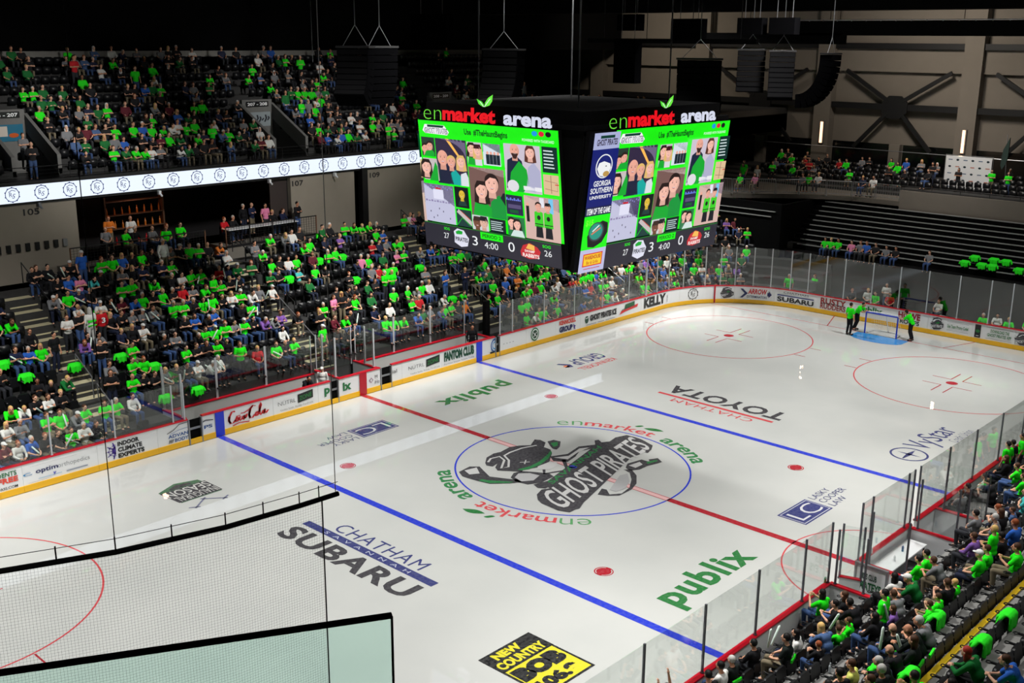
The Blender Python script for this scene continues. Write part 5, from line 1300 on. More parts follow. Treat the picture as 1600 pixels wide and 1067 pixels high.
SIT = dict(pel=(0, -.03, .56), bel=(0, -.07, .72), che=(0, -.09, .92), nek=(0, -.06, 1.1), hed=(0, -.02, 1.25), sho=(.175, -.08, 1.02), hip=(.095, .0, .53), kne=(.13, .42, .55), ank=(.13, .40, .11), toe=(.14, .55, .05))
STD = dict(pel=(0, 0, .95), bel=(0, .01, 1.1), che=(0, 0, 1.3), nek=(0, 0, 1.49), hed=(0, .02, 1.64), sho=(.185, -.01, 1.41), hip=(.095, 0, .9), kne=(.11, .03, .5), ank=(.12, -.02, .09), toe=(.14, .12, .04))
FWD = dict(SIT, bel=(0, 0, .72), che=(0, .1, .88), nek=(0, .2, 1.02), hed=(0, .28, 1.14), sho=(.175, .12, .97))
PSH = dict(STD, pel=(0, -.05, .93), bel=(0, .02, 1.06), che=(0, .13, 1.22), nek=(0, .24, 1.36), hed=(0, .33, 1.47), sho=(.185, .15, 1.32), kne=(.11, .02, .5), ank=(.12, -.12, .09), toe=(.14, .02, .04))
POSES = {
 'sit_lap': (SIT, (.25, .05, .78), (.13, .25, .70), (.06, .3, .68)),
 'sit_phone': (SIT, (.24, .1, .8), (.1, .27, .88), (.05, .31, .93)),
 'sit_cross': (SIT, (.25, .08, .82), (-.06, .13, .86), (-.14, .1, .88)),
 'sit_lean': (FWD, (.19, .36, .70), (.06, .5, .74), (.0, .54, .76)),
 'sit_clap': (SIT, (.28, .1, .86), (.1, .3, 1.02), (.04, .33, 1.09)),
 'stand_down': (STD, (.26, -.03, 1.13), (.25, .06, .88), (.25, .08, .8)),
 'stand_front': (STD, (.25, .04, 1.14), (.1, .25, 1.14), (.04, .3, 1.17)),
 'stand_cross': (STD, (.26, .06, 1.16), (-.06, .17, 1.2), (-.14, .13, 1.22)),
 'stand_push': (PSH, (.23, .36, 1.1), (.14, .55, 1.12), (.12, .62, 1.13)),
 'stand_raise': (STD, (.3, .06, 1.58), (.27, .1, 1.84), (.27, .11, 1.92)),
}
def mir(p, s): return (p[0] * s, p[1], p[2])
def body_parts(pose, low=False):
    J, el, wr, ha = POSES[pose]
    H = J['hed']; n = 8 if low else 12
    b = MB()
    # head: skull, jaw, nose, ears, neck
    b.ball(H, (.078, .095, .11), 16, 10); b.ball((H[0], H[1] + .03, H[2] - .06), (.058, .062, .06), 12, 8)
    b.ball((H[0], H[1] + .1, H[2] - .015), (.016, .024, .026), 8, 6); b.ball((H[0], H[1] + .085, H[2] + .02), (.03, .02, .014), 8, 6)
    for s in (-1, 1): b.ball((H[0] + s * .08, H[1] - .005, H[2] - .01), (.014, .022, .032), 8, 6)
    limb(b, [(J['nek'][0], J['nek'][1] - .01, J['nek'][2] - .06), (H[0], H[1] - .02, H[2] - .06)], [.06, .05], n)
    b.ball(mix(J['che'], J['nek'], .35), (.15, .095, .12), n, 8); b.ball(J['bel'], (.13, .095, .14), n, 8); b.ball(J['pel'], (.15, .105, .11), n, 8); b.ball(J['che'], (.15, .1, .15), n, 8)
    for s in (-1, 1):
        S, E, Wp, Hn = (mir(J['sho'], s), mir(el, s), mir(wr, s), mir(ha, s))
        limb(b, [S, E, Wp], [.05, .04, .027], n)
        d = (Vector(Hn) - Vector(Wp)).normalized()
        b.ball(mix(Wp, Hn, .6), (.034, .036, .036), n, 6)
        if not low:
            side = Vector((s, 0, 0)); side = (side - d * side.dot(d)).normalized(); curl = d.cross(side).normalized() * (-s)
            for q, (o_, l_) in enumerate(((-.027, .07), (-.009, .08), (.009, .076), (.026, .06))):
                p0 = Vector(Wp) + d * .075 + side * o_; p1 = p0 + d * l_ * .55; p2 = p1 + (d * .6 - curl * .8).normalized() * l_ * .5
                limb(b, [tuple(p0), tuple(p1), tuple(p2)], [.0105, .0095, .0085], 6)
            p0 = Vector(Wp) + d * .03 - side * .03; p1 = p0 - side * .03 + d * .035; p2 = p1 + d * .03
            limb(b, [tuple(p0), tuple(p1), tuple(p2)], [.013, .011, .009], 6)
        limb(b, [mir(J['hip'], s), mir(J['kne'], s), mir(J['ank'], s)], [.075, .055, .038], n)
        limb(b, [mir(J['ank'], s), mir(J['toe'], s)], [.04, .034], n)
    sh = MB()
    sh.ball(mix(J['che'], J['nek'], .3), (.185, .125, .125), n, 8); sh.ball(J['che'], (.182, .14, .17), n, 8); sh.ball(J['bel'], (.172, .14, .17), n, 8); sh.ball(J['pel'], (.18, .14, .11), n, 8)
    lg = MB()
    for m_, full in ((sh, 0), ):
        for s in (-1, 1):
            S, E, Wp = mir(J['sho'], s), mir(el, s), mir(wr, s)
            limb(sh, [S, mix(S, E, .72)], [.074, .064], n)
    lg.v = list(sh.v); lg.f = list(sh.f); lg.m = list(sh.m)
    for s in (-1, 1):
        S, E, Wp = mir(J['sho'], s), mir(el, s), mir(wr, s)
        limb(lg, [S, E, mix(E, Wp, .92)], [.074, .057, .042], n)
    tr = MB(); tr.ball((J['pel'][0], J['pel'][1], J['pel'][2] - .03), (.165, .125, .11), n, 8)
    for s in (-1, 1):
        limb(tr, [mir(J['hip'], s), mir(J['kne'], s), mix(mir(J['kne'], s), mir(J['ank'], s), .93)], [.098, .074, .058], n)
    so = MB()
    for s in (-1, 1):
        A, T = mir(J['ank'], s), mir(J['toe'], s)
        limb(so, [(A[0], A[1] - .02, A[2] - .04), (T[0], T[1] + .03, T[2])], [.046, .044], n)
    return J, b, sh, lg, tr, so
def hair_mb(J, style):
    H = J['hed']; m = MB()
    if style in ('short', 'long', 'bun', 'fringe'):
        if style == 'fringe': m.ball((H[0], H[1] - .035, H[2] - .03), (.083, .075, .06), 16, 10)
        else: m.ball((H[0], H[1] - .022, H[2] + .026), (.088, .1, .104), 18, 12)
    if style == 'long':
        m.ball((H[0], H[1] - .06, H[2] - .1), (.092, .055, .17), 14, 10)
        for s in (-1, 1): m.ball((H[0] + s * .07, H[1] - .02, H[2] - .08), (.03, .045, .13), 10, 8)
    if style == 'bun': m.ball((H[0], H[1] - .1, H[2] + .1), (.045, .045, .045), 10, 8)
    if style == 'cap':
        m.ball((H[0], H[1] - .008, H[2] + .045), (.09, .105, .08), 18, 10)
        m.ball((H[0], H[1] + .11, H[2] + .04), (.065, .07, .012), 14, 6)
    return m
M_skin = mat_own('skin', .55, .06); M_cloth = mat_own('cloth', .85, .16, 25); M_hair = mat_own('hair', .6, .3, 60)
M_eye = mat('eye', srgb(30, 24, 24), .3); M_lip = mat('lips', srgb(150, 70, 66), .5); M_shoe = mat('shoe', srgb(36, 36, 40), .5)
TPL = {}
HSTY = ('short', 'long', 'bun', 'fringe', 'cap')
for pose in POSES:
    J, b, sh, lg, tr, so = body_parts(pose)
    d = dict(J=J, body=evaluated(b, .0125, [M_skin, M_eye, M_lip], 1, 'person_body'), short=evaluated(sh, .022, M_cloth, 3, 'shirt'), long=evaluated(lg, .022, M_cloth, 3, 'sweater'),
             trousers=evaluated(tr, .024, M_cloth, 2, 'trousers'), shoes=evaluated(so, .02, M_shoe, 1, 'shoes'))
    H = J['hed']; me = d['body']
    idx = []
    for p in me.polygons:
        c = p.center; t = 0
        if c.y > H[1] + .06:
            for s in (-1, 1):
                if (c.x - s * .031) ** 2 + (c.z - H[2] - .006) ** 2 < .0125 ** 2 * 1.3: t = 1
            if abs(c.x) < .027 and abs(c.z - (H[2] - .066)) < .009: t = 2
        idx.append(t)
    me.polygons.foreach_set('material_index', idx)
    for st in HSTY: d['hair_' + st] = evaluated(hair_mb(J, st), .014, M_hair, 1, 'hair' if st != 'cap' else 'cap')
    TPL[pose] = d
SHIRT = dict(g=(LIME, 'lime green'), k=(srgb(20, 20, 24), 'black'), w=(srgb(225, 225, 222), 'white'), y=(srgb(120, 122, 126), 'grey'), n=(srgb(28, 36, 66), 'navy'), b=(srgb(40, 96, 190), 'blue'), t=(srgb(70, 190, 190), 'teal'),
             r=(srgb(190, 24, 34), 'red'), p=(srgb(225, 130, 170), 'pink'), v=(srgb(130, 90, 170), 'purple'), d=(srgb(16, 110, 48), 'dark green'), o=(srgb(220, 120, 40), 'orange'), m=(srgb(96, 24, 40), 'maroon'), e=(srgb(70, 96, 140), 'denim'),
             l=(srgb(214, 218, 110), 'pale yellow'), j=(srgb(18, 26, 24), 'black-and-green'), q=(srgb(120, 190, 235), 'light blue'))
HAIR = dict(d=(srgb(22, 18, 18), 'dark'), b=(srgb(74, 48, 32), 'brown'), o=(srgb(214, 176, 110), 'blond'), a=(srgb(140, 70, 36), 'auburn'), w=(srgb(190, 188, 184), 'grey'), k=(srgb(14, 14, 16), 'black'), r=(srgb(170, 50, 40), 'red'), x=(srgb(96, 70, 56), 'bald'), c=(srgb(225, 225, 225), 'white cap'))
SKINS = [srgb(222, 170, 142), srgb(208, 150, 120), srgb(196, 138, 108), srgb(150, 100, 74), srgb(100, 66, 50)]
PANTS = [srgb(34, 40, 62), srgb(20, 20, 24), srgb(56, 80, 124), srgb(44, 46, 52), srgb(120, 110, 90), srgb(64, 90, 140)]
PWORD = {'sit_lap': 'seated', 'sit_phone': 'seated', 'sit_cross': 'seated', 'sit_lean': 'leaning', 'sit_clap': 'clapping', 'stand_down': 'standing', 'stand_front': 'standing', 'stand_cross': 'standing', 'stand_push': 'leaning', 'stand_raise': 'cheering'}
rnd = random.Random(11)
def pick(lst): return lst[rnd.randrange(len(lst))]
def person(pose, x, y, z, rz, shirt, hair, label, group=None, long=False, pants=None, skin=None, style=None, sc=1.0, name='person'):
    T = TPL[pose]
    o = bpy.data.objects.new(name, T['body']); COL.objects.link(o)
    o.location = (x, y, z); o.rotation_euler = (0, 0, rz); o.scale = (sc, sc, sc)
    o.color = (*(skin or SKINS[min(4, int(abs(rnd.gauss(0, 1.4))))]), 1)
    tag(o, label, 'person', group)
    def ch(nm, me, c):
        q = bpy.data.objects.new(nm, me); COL.objects.link(q); q.parent = o
        q.color = (*c, 1); return q
    ch('sweater' if long else 'shirt', T['long' if long else 'short'], SHIRT[shirt][0] if isinstance(shirt, str) else shirt)
    ch('trousers', T['trousers'], pants or pick(PANTS)); ch('shoes', T['shoes'], (0, 0, 0))
    if hair == 'x': ch('hair', T['hair_fringe'], HAIR['x'][0])
    elif hair == 'c' or style == 'cap': ch('cap', T['hair_cap'], HAIR[hair][0])
    else: ch('hair', T['hair_' + (style or 'short')], HAIR[hair][0])
    return o

# seat template and copies
def seat_meshes(down):
    M = Matrix.Translation((0, -.25, .44)) @ Matrix.Rotation(radians(-10), 4, 'X') @ Matrix.Rotation(radians(90), 4, 'X')
    bk = MB(); w = .225
    out = [(-w, 0), (w, 0), (w, .24)] + [(w - .09 + .09 * cos(t), .24 + .1 * sin(t)) for t in (0.3, .8, 1.3)] + [(-w + .09 - .09 * cos(t), .24 + .1 * sin(t)) for t in (1.3, .8, .3)] + [(-w, .24)]
    bk.prism(out, -.02, .025, M)
    st = MB()
    if down: st.prism([(-.21, -.2), (.21, -.2), (.22, .16), (.16, .21), (-.16, .21), (-.22, .16)], .40, .46)
    else: st.prism([(-.21, 0), (.21, 0), (.22, .3), (.16, .36), (-.16, .36), (-.22, .3)], 0, .06, Matrix.Translation((0, -.17, .40)) @ Matrix.Rotation(radians(86), 4, 'X'))
    fr = MB(); fr.bar((.25, -.2, 0), (.25, -.2, .62), .04, .06); fr.bar((.25, -.24, .64), (.25, .02, .64), .05, .035); fr.tube([(.25 + .05 * cos(t * pi / 4), .07 + .05 * sin(t * pi / 4), .63) for t in range(9)], .014, 5)
    return bk, st, fr
SEATM = {}
for dn in (True, False):
    bk, st, fr = seat_meshes(dn)
    SEATM[dn] = (bk.mesh('backrest', M_plastic), st.mesh('seat', M_plastic), fr.mesh('armrest', M_plastic), (bk, st, fr))
def seat(x, y, z, rz, down, label, group):
    o = empty('stadium_chair', (x, y, z), rz); tag(o, label, 'chair', group)
    for nm, me in zip(('backrest', 'seat', 'armrest'), SEATM[down][:3]):
        q = bpy.data.objects.new(nm, me); COL.objects.link(q); q.parent = o
    return o
import numpy as np
class Bulk:
    """many far things collected into one painted mesh"""
    def __init__(s): s.V = []; s.F = []; s.C = []; s.n = 0
    def add(s, tpl, x, y, z, rz, col, sc=1.0):
        v, f = tpl; c, si = cos(rz) * sc, sin(rz) * sc
        w = np.empty_like(v); w[:, 0] = v[:, 0] * c - v[:, 1] * si + x; w[:, 1] = v[:, 0] * si + v[:, 1] * c + y; w[:, 2] = v[:, 2] * sc + z
        s.V.append(w); s.F.append(f + s.n); s.C.append(np.tile(np.array([*col, 1.0], dtype=np.float32), (len(f) * 3, 1))); s.n += len(v)
    def build(s, name, material, label, cat):
        V = np.concatenate(s.V).astype(np.float32); Fc = np.concatenate(s.F).astype(np.int32); C = np.concatenate(s.C)
        me = bpy.data.meshes.new(name); me.vertices.add(len(V)); me.vertices.foreach_set('co', V.ravel())
        me.loops.add(Fc.size); me.loops.foreach_set('vertex_index', Fc.ravel())
        me.polygons.add(len(Fc)); me.polygons.foreach_set('loop_start', np.arange(0, Fc.size, 3, dtype=np.int32)); me.polygons.foreach_set('loop_total', np.full(len(Fc), 3, dtype=np.int32))
        me.materials.append(material); me.update(calc_edges=True)
        at = me.attributes.new('paint', 'FLOAT_COLOR', 'CORNER'); at.data.foreach_set('color', C.ravel())
        o = link(bpy.data.objects.new(name, me)); tag(o, label, cat, None, 'stuff'); return o
def tri(me):
    me.calc_loop_triangles(); nv = len(me.vertices); v = np.empty(nv * 3); me.vertices.foreach_get('co', v)
    f = np.empty(len(me.loop_triangles) * 3, dtype=np.int32); me.loop_triangles.foreach_get('vertices', f)
    return v.reshape(-1, 3), f.reshape(-1, 3)
LOW = {}
for pose in ('sit_lap', 'sit_cross', 'sit_lean', 'stand_down', 'stand_cross'):
    J, b, sh, lg, tr, so = body_parts(pose, True)
    LOW[pose] = [tri(evaluated(m_, vx, M_cloth, 1, 'low', dc)) for m_, vx, dc in ((b, .03, .12), (sh, .05, .3), (lg, .05, .3), (tr, .05, .3), (hair_mb(J, 'short'), .03, .2), (hair_mb(J, 'long'), .03, .2), (so, .04, .3))]
crowd = Bulk(); seats_bulk = Bulk()
LSEAT = {dn: [tri(m) for m in SEATM[dn][:3]] for dn in (True, False)}
def low_person(pose, x, y, z, rz, shirt, hair, long):
    L = LOW[pose]; sc = rnd.uniform(.9, 1.04)
    crowd.add(L[0], x, y, z, rz, SKINS[min(4, int(abs(rnd.gauss(0, 1.4))))], sc)
    crowd.add(L[2] if long else L[1], x, y, z, rz, SHIRT[shirt][0], sc); crowd.add(L[3], x, y, z, rz, pick(PANTS), sc)
    if hair != 'x': crowd.add(L[5] if rnd.random() < .35 else L[4], x, y, z, rz, HAIR[hair][0], sc)
    crowd.add(L[6], x, y, z, rz, srgb(40, 40, 44), sc)
CAMP = Vector(cam.location); CI = cam.rotation_euler.to_matrix().transposed()
def in_view(x, y, z, m=90):
    c = CI @ (Vector((x, y, z)) - CAMP)
    if c.z >= -1: return False
    u = 800 + 1717.08 * c.x / -c.z; v = 533.5 - 1717.08 * c.y / -c.z
    return -m < u < 1600 + m and -m < v < 1067 + m
def dist(x, y, z): return (Vector((x, y, z)) - CAMP).length

FAR = "0,-33,w 0,-32,m 0,-30,b 0,-29,k 0,-28,k 0,-26,w 0,-25,k 0,-20,g 0,24,g 0,25,w 0,26,g 0,27,g 0,28,k 0,29,g 0,33,b 0,34,k 0,36,k 0,38,g 0,39,w 0,50,y 1,-31,w 1,-30,y 1,-28,g 1,-27,g 1,-26,y 1,-25,g 1,-24,g 1,-23,g 1,-21,w 1,-20,g 1,-18,g 1,-17,g 1,-12,w 1,-10,G 1,-8,r 1,-2,k 1,2,k 1,39,g 1,40,g 1,46,g 1,49,o 2,-30,g 2,-29,w 2,-28,k 2,-27,w 2,-26,k 2,-22,K 2,-19,k 2,-18,k 2,-17,y 2,-16,k 2,-15,k 2,-14,w 2,-13,w 2,-12,w 2,-8,r 2,-4,g 2,-1,G 2,9,g 2,12,d 2,13,y 2,15,g 2,16,g 2,18,o 2,21,g 2,23,g 2,24,k 2,26,k 2,27,g 2,28,g 2,32,w 2,33,w 2,36,o 2,37,g 2,39,g 2,40,b 2,41,g 2,43,k 2,49,y 3,-27,k 3,-26,k 3,-21,y 3,-19,g 3,-18,g 3,-14,g 3,-13,k 3,-12,k 3,-11,g 3,-10,k 3,-4,w 3,0,K 3,2,m 3,3,g 3,4,k 3,7,n 3,9,w 3,12,g 3,13,r 3,16,w 3,24,g 3,31,g 3,32,g 3,44,y 4,-21,K 4,-18,g 4,-15,k 4,-14,y 4,-12,k 4,-11,g 4,-8,y 4,-7,g 4,-6,k 4,-5,v 4,-4,y 4,-3,v 4,-2,k 4,1,k 4,2,g 4,3,P 4,4,K 4,5,k 4,6,g 4,13,g 4,16,w 4,18,B 4,21,N 4,22,k 4,24,d 4,26,k 4,28,o 4,30,g 4,31,g 5,-27,n 5,-26,b 5,-24,K 5,-22,v 5,-21,k 5,-20,y 5,-17,k 5,-16,w 5,-12,k 5,-11,b 5,-10,k 5,-9,b 5,-6,k 5,-5,g 5,5,k 5,6,k 5,7,k 5,9,d 5,10,k 5,11,G 5,12,G 5,25,d 5,28,b 6,-22,W 6,-21,K 6,-20,J 6,-19,R 6,-18,k 6,-17,k 6,-16,y 6,-15,y 6,-14,y 6,-12,g 6,-11,g 6,-10,k 6,-9,g 6,-8,g 6,-7,k 6,-6,w 6,-5,g 6,-4,w 6,-3,y 6,-2,w 6,12,r 6,22,g 6,24,g 7,-27,g 7,-26,g 7,-20,w 7,-18,w 7,-17,k 7,-16,m 7,-15,b 7,-14,g 7,-13,k 7,-12,g 7,-11,k 7,-10,r 7,-9,y 7,-8,g 7,-7,G 7,-6,g 7,-5,k 7,-4,k 7,-1,d 7,0,k 7,3,t 7,5,g 7,6,k 7,11,p 7,12,g 7,16,p 7,17,g 7,20,b 7,21,k 7,22,y 8,-22,y 8,-21,w 8,-20,g 8,-15,g 8,-14,g 8,-10,k 8,-9,w 8,-8,g 8,-7,g 8,-5,r 8,-4,n 8,-3,d 8,-2,d 8,1,g 8,2,k 8,3,w 8,4,g 8,6,m 8,8,g 8,9,g 8,15,n 8,16,y 8,17,g 8,18,g 9,-20,k 9,-19,b 9,-18,p 9,-17,t 9,-14,y 9,-13,k 9,-12,n 9,0,Y 9,6,g 9,7,g 9,16,g 9,17,b 10,-22,y 10,-20,g 10,-19,g 10,-18,d 10,-17,k 10,-15,g 10,-14,g 10,-13,b 10,-12,k 10,-11,g 10,-7,k 10,-6,g 10,-4,k 10,-3,o 10,3,g 10,5,y 10,6,w 10,7,k 10,10,d 10,11,k 10,13,g 10,14,g 10,15,g 10,16,g 10,21,o 10,23,k 11,-22,k 11,-21,k 11,-20,k 11,-18,k 11,-17,B 11,13,g 11,17,k 11,23,p 11,25,k 11,26,g 12,-22,k 12,-21,k 12,-19,k 12,-11,g 12,-10,k 12,-9,W 12,-8,y 12,-5,g 12,-4,k 12,21,g 12,22,w"
NEAR = "0,-25,K,d 0,-22,k,d 0,-21,w,d 0,-20,j,w 0,-18,k,k 0,-11,g,dl 0,7,y,b 0,8,k,d 0,11,w,d 0,15,k,bl 0,16,G,d 0,17,K,d 0,19,G,d 1,-18,j,d 1,-17,w,dl 1,-13,k,d 1,-12,k,bl 1,8,k,b 1,12,g,b 1,15,g,d 2,-18,k,a 2,-17,e,ol 2,-16,g,b 2,-15,g,b 2,-14,k,d 2,-10,w,dl 2,-7,g,d 2,-6,g,d 2,1,y,d 2,9,g,b 3,-16,k,dl 3,-15,G,d 3,-14,v,bl 3,-13,y,b 3,-11,d,c 3,-8,y,b 3,-4,v,b 3,-1,y,w 3,0,k,bl 3,1,w,a 3,2,e,b 3,4,t,d 4,-24,g,d 4,-23,k,d 4,-22,l,b 4,-18,j,x 4,-14,g,b 4,-13,g,b 4,-12,k,b 4,-11,g,o 4,-8,g,c 4,-7,g,b 4,-6,G,o 4,-5,k,d 4,-3,b,a 5,-25,k,b 5,-24,g,b 5,-23,j,w 5,-22,k,w 5,-21,k,x 5,-20,j,bl 5,-19,j,x 5,-18,y,w 5,-8,g,b 6,-24,g,d 7,-25,w,d 7,-22,d,rl 8,-23,b,b"
SHF = "5,-28 5,-27 4,-27 5,-26 4,-19 3,-17 7,-18 10,-15 7,2 11,10 8,10 8,7 6,9 8,4 3,18 7,22 4,-23 1,-18 1,-15 6,18"
SHN = "4,-20 5,-21 6,-18 6,-15 7,-24 8,-24 4,-14 2,-23"
UP = "8,-6,R 7,0,G 2,-3,g 2,-4,b 2,-2,g 1,-2,g 0,-5,w 0,-2,w 2,2,g 2,1,g 2,4,w 1,5,g 1,3,G 0,-9,g 0,-6,g 6,-13,g 6,-12,g 6,-9,d 2,-7,g 1,-7,b 0,-7,g 3,15,G 3,18,Y 1,-19,Y 0,-19,K 4,14,D 8,23,g 5,20,g 5,21,g 1,25,g 0,26,G 0,27,g 0,20,g 1,26,y 1,35,w 0,17,b 0,16,m 0,28,Y"
farP = {}
for t in FAR.split():
    k_, i, c = t.split(','); k_ = min(int(k_), NR - 1); i = int(i)
    if k_ < 2 and -20 <= i <= 19:
        k_ = 2
        while (k_, i) in farP: i += 1
    farP[(k_, i)] = c
def aisle_gap(i): return any(abs(i * .5 - xa) < .8 for xa in AISLES)
# fill the remaining seats of the far lower stand
MIXC = 'ggggggggggkkkkkyyywwnnddbbrpvome'
shf = {(min(int(t.split(',')[0]), NR - 1), int(t.split(',')[1])) for t in SHF.split()}
for k_ in range(NR):
    for i in range(-44, 48):
        x = i * .5
        if (k_, i) in farP or aisle_gap(i) or (k_, i) in shf: continue
        if k_ < 2 and -20 <= i <= 19: continue
        if k_ < 1 and i > 17 and rnd.random() < .4: continue
        p = .30 if x < -12 else .34 if x < -1 else .30 if x < 10 else .74
        if rnd.random() < p: farP[(k_, i)] = pick(MIXC)
SMALLH = 'ddbbbbkkoowwaxcc'
people = []       # (distance, build function)
def side_word(x):
    """seat counted from its nearest aisle"""
    best = min(range(1, 5), key=lambda a_: abs(x - AISLES[a_]))
    n = max(0, int(round((abs(x - AISLES[best]) - .8) / .5)))
    return '%s seat %s of %s aisle' % (nth(n), 'right' if x > AISLES[best] else 'left', nth(best - 1))
def row_word(k_): return nth(k_) + ' row'
used = set()
def uniq(lab):
    while lab in used: lab += ' again'
    used.add(lab); return lab
for (k_, i), c in sorted(farP.items()):
    x = i * .5; st = c.isupper()
    if aisle_gap(i) and not st: x += .3
    y = 13.3 + TR * k_ - (.15 if st else 0); z = row_z(k_) + .01
    if not in_view(x, y, z + 1): continue
    people.append((dist(x, y, z) - (6 if st else 0), 'far', k_, i, x, y, z, pi + rnd.uniform(-.35, .35), c))
def corner_pos(k_, j):
    r = CR + .7 + TR * k_; t = radians(88) - j * .56 / r
    return (23.5 + r * cos(t), 6.6 + r * sin(t), t)
for k_ in range(0, NR):
    for j in range(0, 40):
        x, y, t = corner_pos(k_, j)
        if t <= radians(30): continue
        if rnd.random() < .62 and in_view(x, y, row_z(k_) + 1): people.append((dist(x, y, 2), 'corner', k_, j, x, y, row_z(k_) + .01, t + pi / 2, pick(MIXC)))
nshown = 0
NG = {'g': 'l'}
near_people = []
for t in NEAR.split():
    k_, i, c, h = t.split(','); near_people.append((int(k_), int(i) + (1 if int(k_) < 2 and int(i) > 0 else 0), c, h))
nocc = {(k_, i) for k_, i, c, h in near_people}
for k_, i, c, h in near_people:
    st = c.isupper(); c0 = c.lower(); hs = h[0]; style = 'long' if len(h) > 1 else None
    x = i * .5; y = -(13.3 + TR * k_); z = row_z(k_) + .01; rz = rnd.uniform(-.45, .35)
    pose = pick(['stand_down', 'stand_front', 'stand_cross']) if st else pick(['sit_lap', 'sit_phone', 'sit_lean', 'sit_cross', 'sit_lap'])
    if (k_, i) == (0, -25): pose = 'stand_raise'
    if (k_, i) == (0, -11): pose = 'sit_clap'
    if (k_, i) == (3, -15): pose = 'stand_down'; rz = .1
    if k_ <= 1 and st: y += .1
    lab = '%s fan in %s top, %s, near-side %s, %s from bottom edge' % (PWORD[pose], SHIRT[c0][1], 'bald head' if hs == 'x' else 'white cap' if hs == 'c' else HAIR[hs][1] + ' hair', row_word(k_), nth(i + 26))
    long = c0 in 'wkdnevj' and rnd.random() < .7
    child = (k_, i) in ((2, -18), (2, -16), (4, -14), (4, -13), (3, -14), (2, -15), (4, -11), (3, 2), (1, 12))
    o = person(pose, x, y, z, rz, c0, hs, uniq(lab), 'fans in the near stand', long, PANTS[2] if st and (k_, i) == (3, -15) else None, None, style, (.8 if child and not st else rnd.uniform(.94, 1.03)))
    if c0 == 'j':
        q = MB(); q.box(-.17, -.26, .72, .17, -.215, .8); cc = q.build('jersey_stripe', mat('lime_stripe', LIME, .8), o)
    nshown += 1
# nearest seats and spectators become individuals, the rest one crowd
people.sort(key=lambda t: t[0])
LIMIT = 300 - nshown - 30
SPOT = {}
for n_, (dd, where, k_, i, x, y, z, rz, c) in enumerate(people):
    st = c.isupper(); c0 = c.lower(); special = None
    if c0 == 'j': special = 'jersey'; c0 = 'w'
    if c0 == 's': c0 = 'k'
    h = pick(SMALLH); long = c0 in 'wkyndevm' and rnd.random() < .5
    if n_ < LIMIT:
        pose = pick(['stand_down', 'stand_front', 'stand_cross']) if st else pick(['sit_lap', 'sit_phone', 'sit_lean', 'sit_cross', 'sit_lap', 'sit_cross'])
        style = 'long' if h not in 'xcw' and rnd.random() < .38 else None
        pl = '%s, %s' % (row_word(k_), side_word(x) if where == 'far' else '%s place round the curved corner' % nth(i))
        if (k_, i) == (7, -18) and False: pass
        sk = None
        lab = '%s fan in %s top, %s, %s' % (PWORD[pose], SHIRT[c0][1], 'bald' if h == 'x' else 'white cap' if h == 'c' else HAIR[h][1] + ' hair', pl)
        if special: pose = 'stand_down'; rz = .1; h = 'w'; lab = 'standing fan seen from behind in white jersey with green bands beside first aisle'
        if c == 'R' and k_ >= 5 and x < -5: pose = 'stand_down'; rz = .1; h = 'c'; lab = 'standing fan seen from behind in red jersey numbered 3 beside first aisle'; long = True
        o = person(pose, x, y, z, rz, c0, h, uniq(lab), 'fans in the far lower stand', long, srgb(225, 225, 222) if special else None, sk, style, rnd.uniform(.93, 1.03))
        if special:
            q = MB()
            for zz in (1.15, .98): q.box(-.19, -.152, zz, .19, -.12, zz + .07 if zz > 1 else zz + .04)
            q.build('jersey_stripe', mat('lime_stripe', LIME, .8), o)
        if 'numbered 3' in lab:
            a = Art(); a.text('3', 0, 0, 1, 1, W_, .03); q = a.build('jersey_number', lambda u, v, z_: (-.09 + .18 * u, -.155 - z_, 1.08 + .24 * v), M_art, o)
            pass
        SPOT[(where, k_, i)] = 1
    else:
        low_person(pick(['stand_down', 'stand_cross']) if st else pick(['sit_lap', 'sit_cross', 'sit_lean', 'sit_lap']), x, y, z, rz, c0, h, long)
# ice-level guests, loge guests, rink crew
GUEST = "28.9,10.8,p 30.6,9.6,w 31.0,8.2,G 32.4,8.1,g 32.1,7.0,G 32.7,9.7,y 31.6,4.2,k 32.3,3.5,w 31.8,2.8,g 32.1,2.0,r 32.9,2.6,W 32.5,-0.8,w 30.9,-4.0,g 31.4,-4.6,w 30.9,-5.4,g 31.6,-6.2,g"
n_i = 0
for t in GUEST.split():
    x, y, c = t.split(','); x = float(x); y = float(y); x = max(x, 30.5) if y < 9 else x + 1.9; st = c.isupper()
    person(pick(['stand_front', 'stand_down']) if st else 'sit_lap', x, y, .01, pi / 2 + rnd.uniform(-.5, .5), c.lower(), pick('dbokaw'), 'guest in %s top behind the end glass, %s from the far corner' % (SHIRT[c.lower()][1], nth(n_i)), 'guests behind the end glass', False, None, None, None, 1.0)
    if not st:
        q = empty('folding_chair', (x, y, .0), pi / 2); tag(q, 'dark chair behind the end glass under the %s guest from the far corner' % nth(n_i), 'chair', 'chairs behind the end glass')
        kk = MB(); kk.box(-.2, -.2, .40, .2, .2, .44); kk.build('seat', M_plastic, q)
        kk = MB(); kk.box(-.2, -.24, .55, .2, -.21, .85); kk.build('backrest', M_plastic, q)
        for sx in (-1, 1):
            kk = MB(); kk.bar((sx * .18, -.22, 0), (sx * .18, -.22, .85), .025); kk.build('leg', M_steel, q)
            kk = MB(); kk.bar((sx * .18, .18, 0), (sx * .18, .18, .42), .025); kk.build('leg', M_steel, q)
    n_i += 1
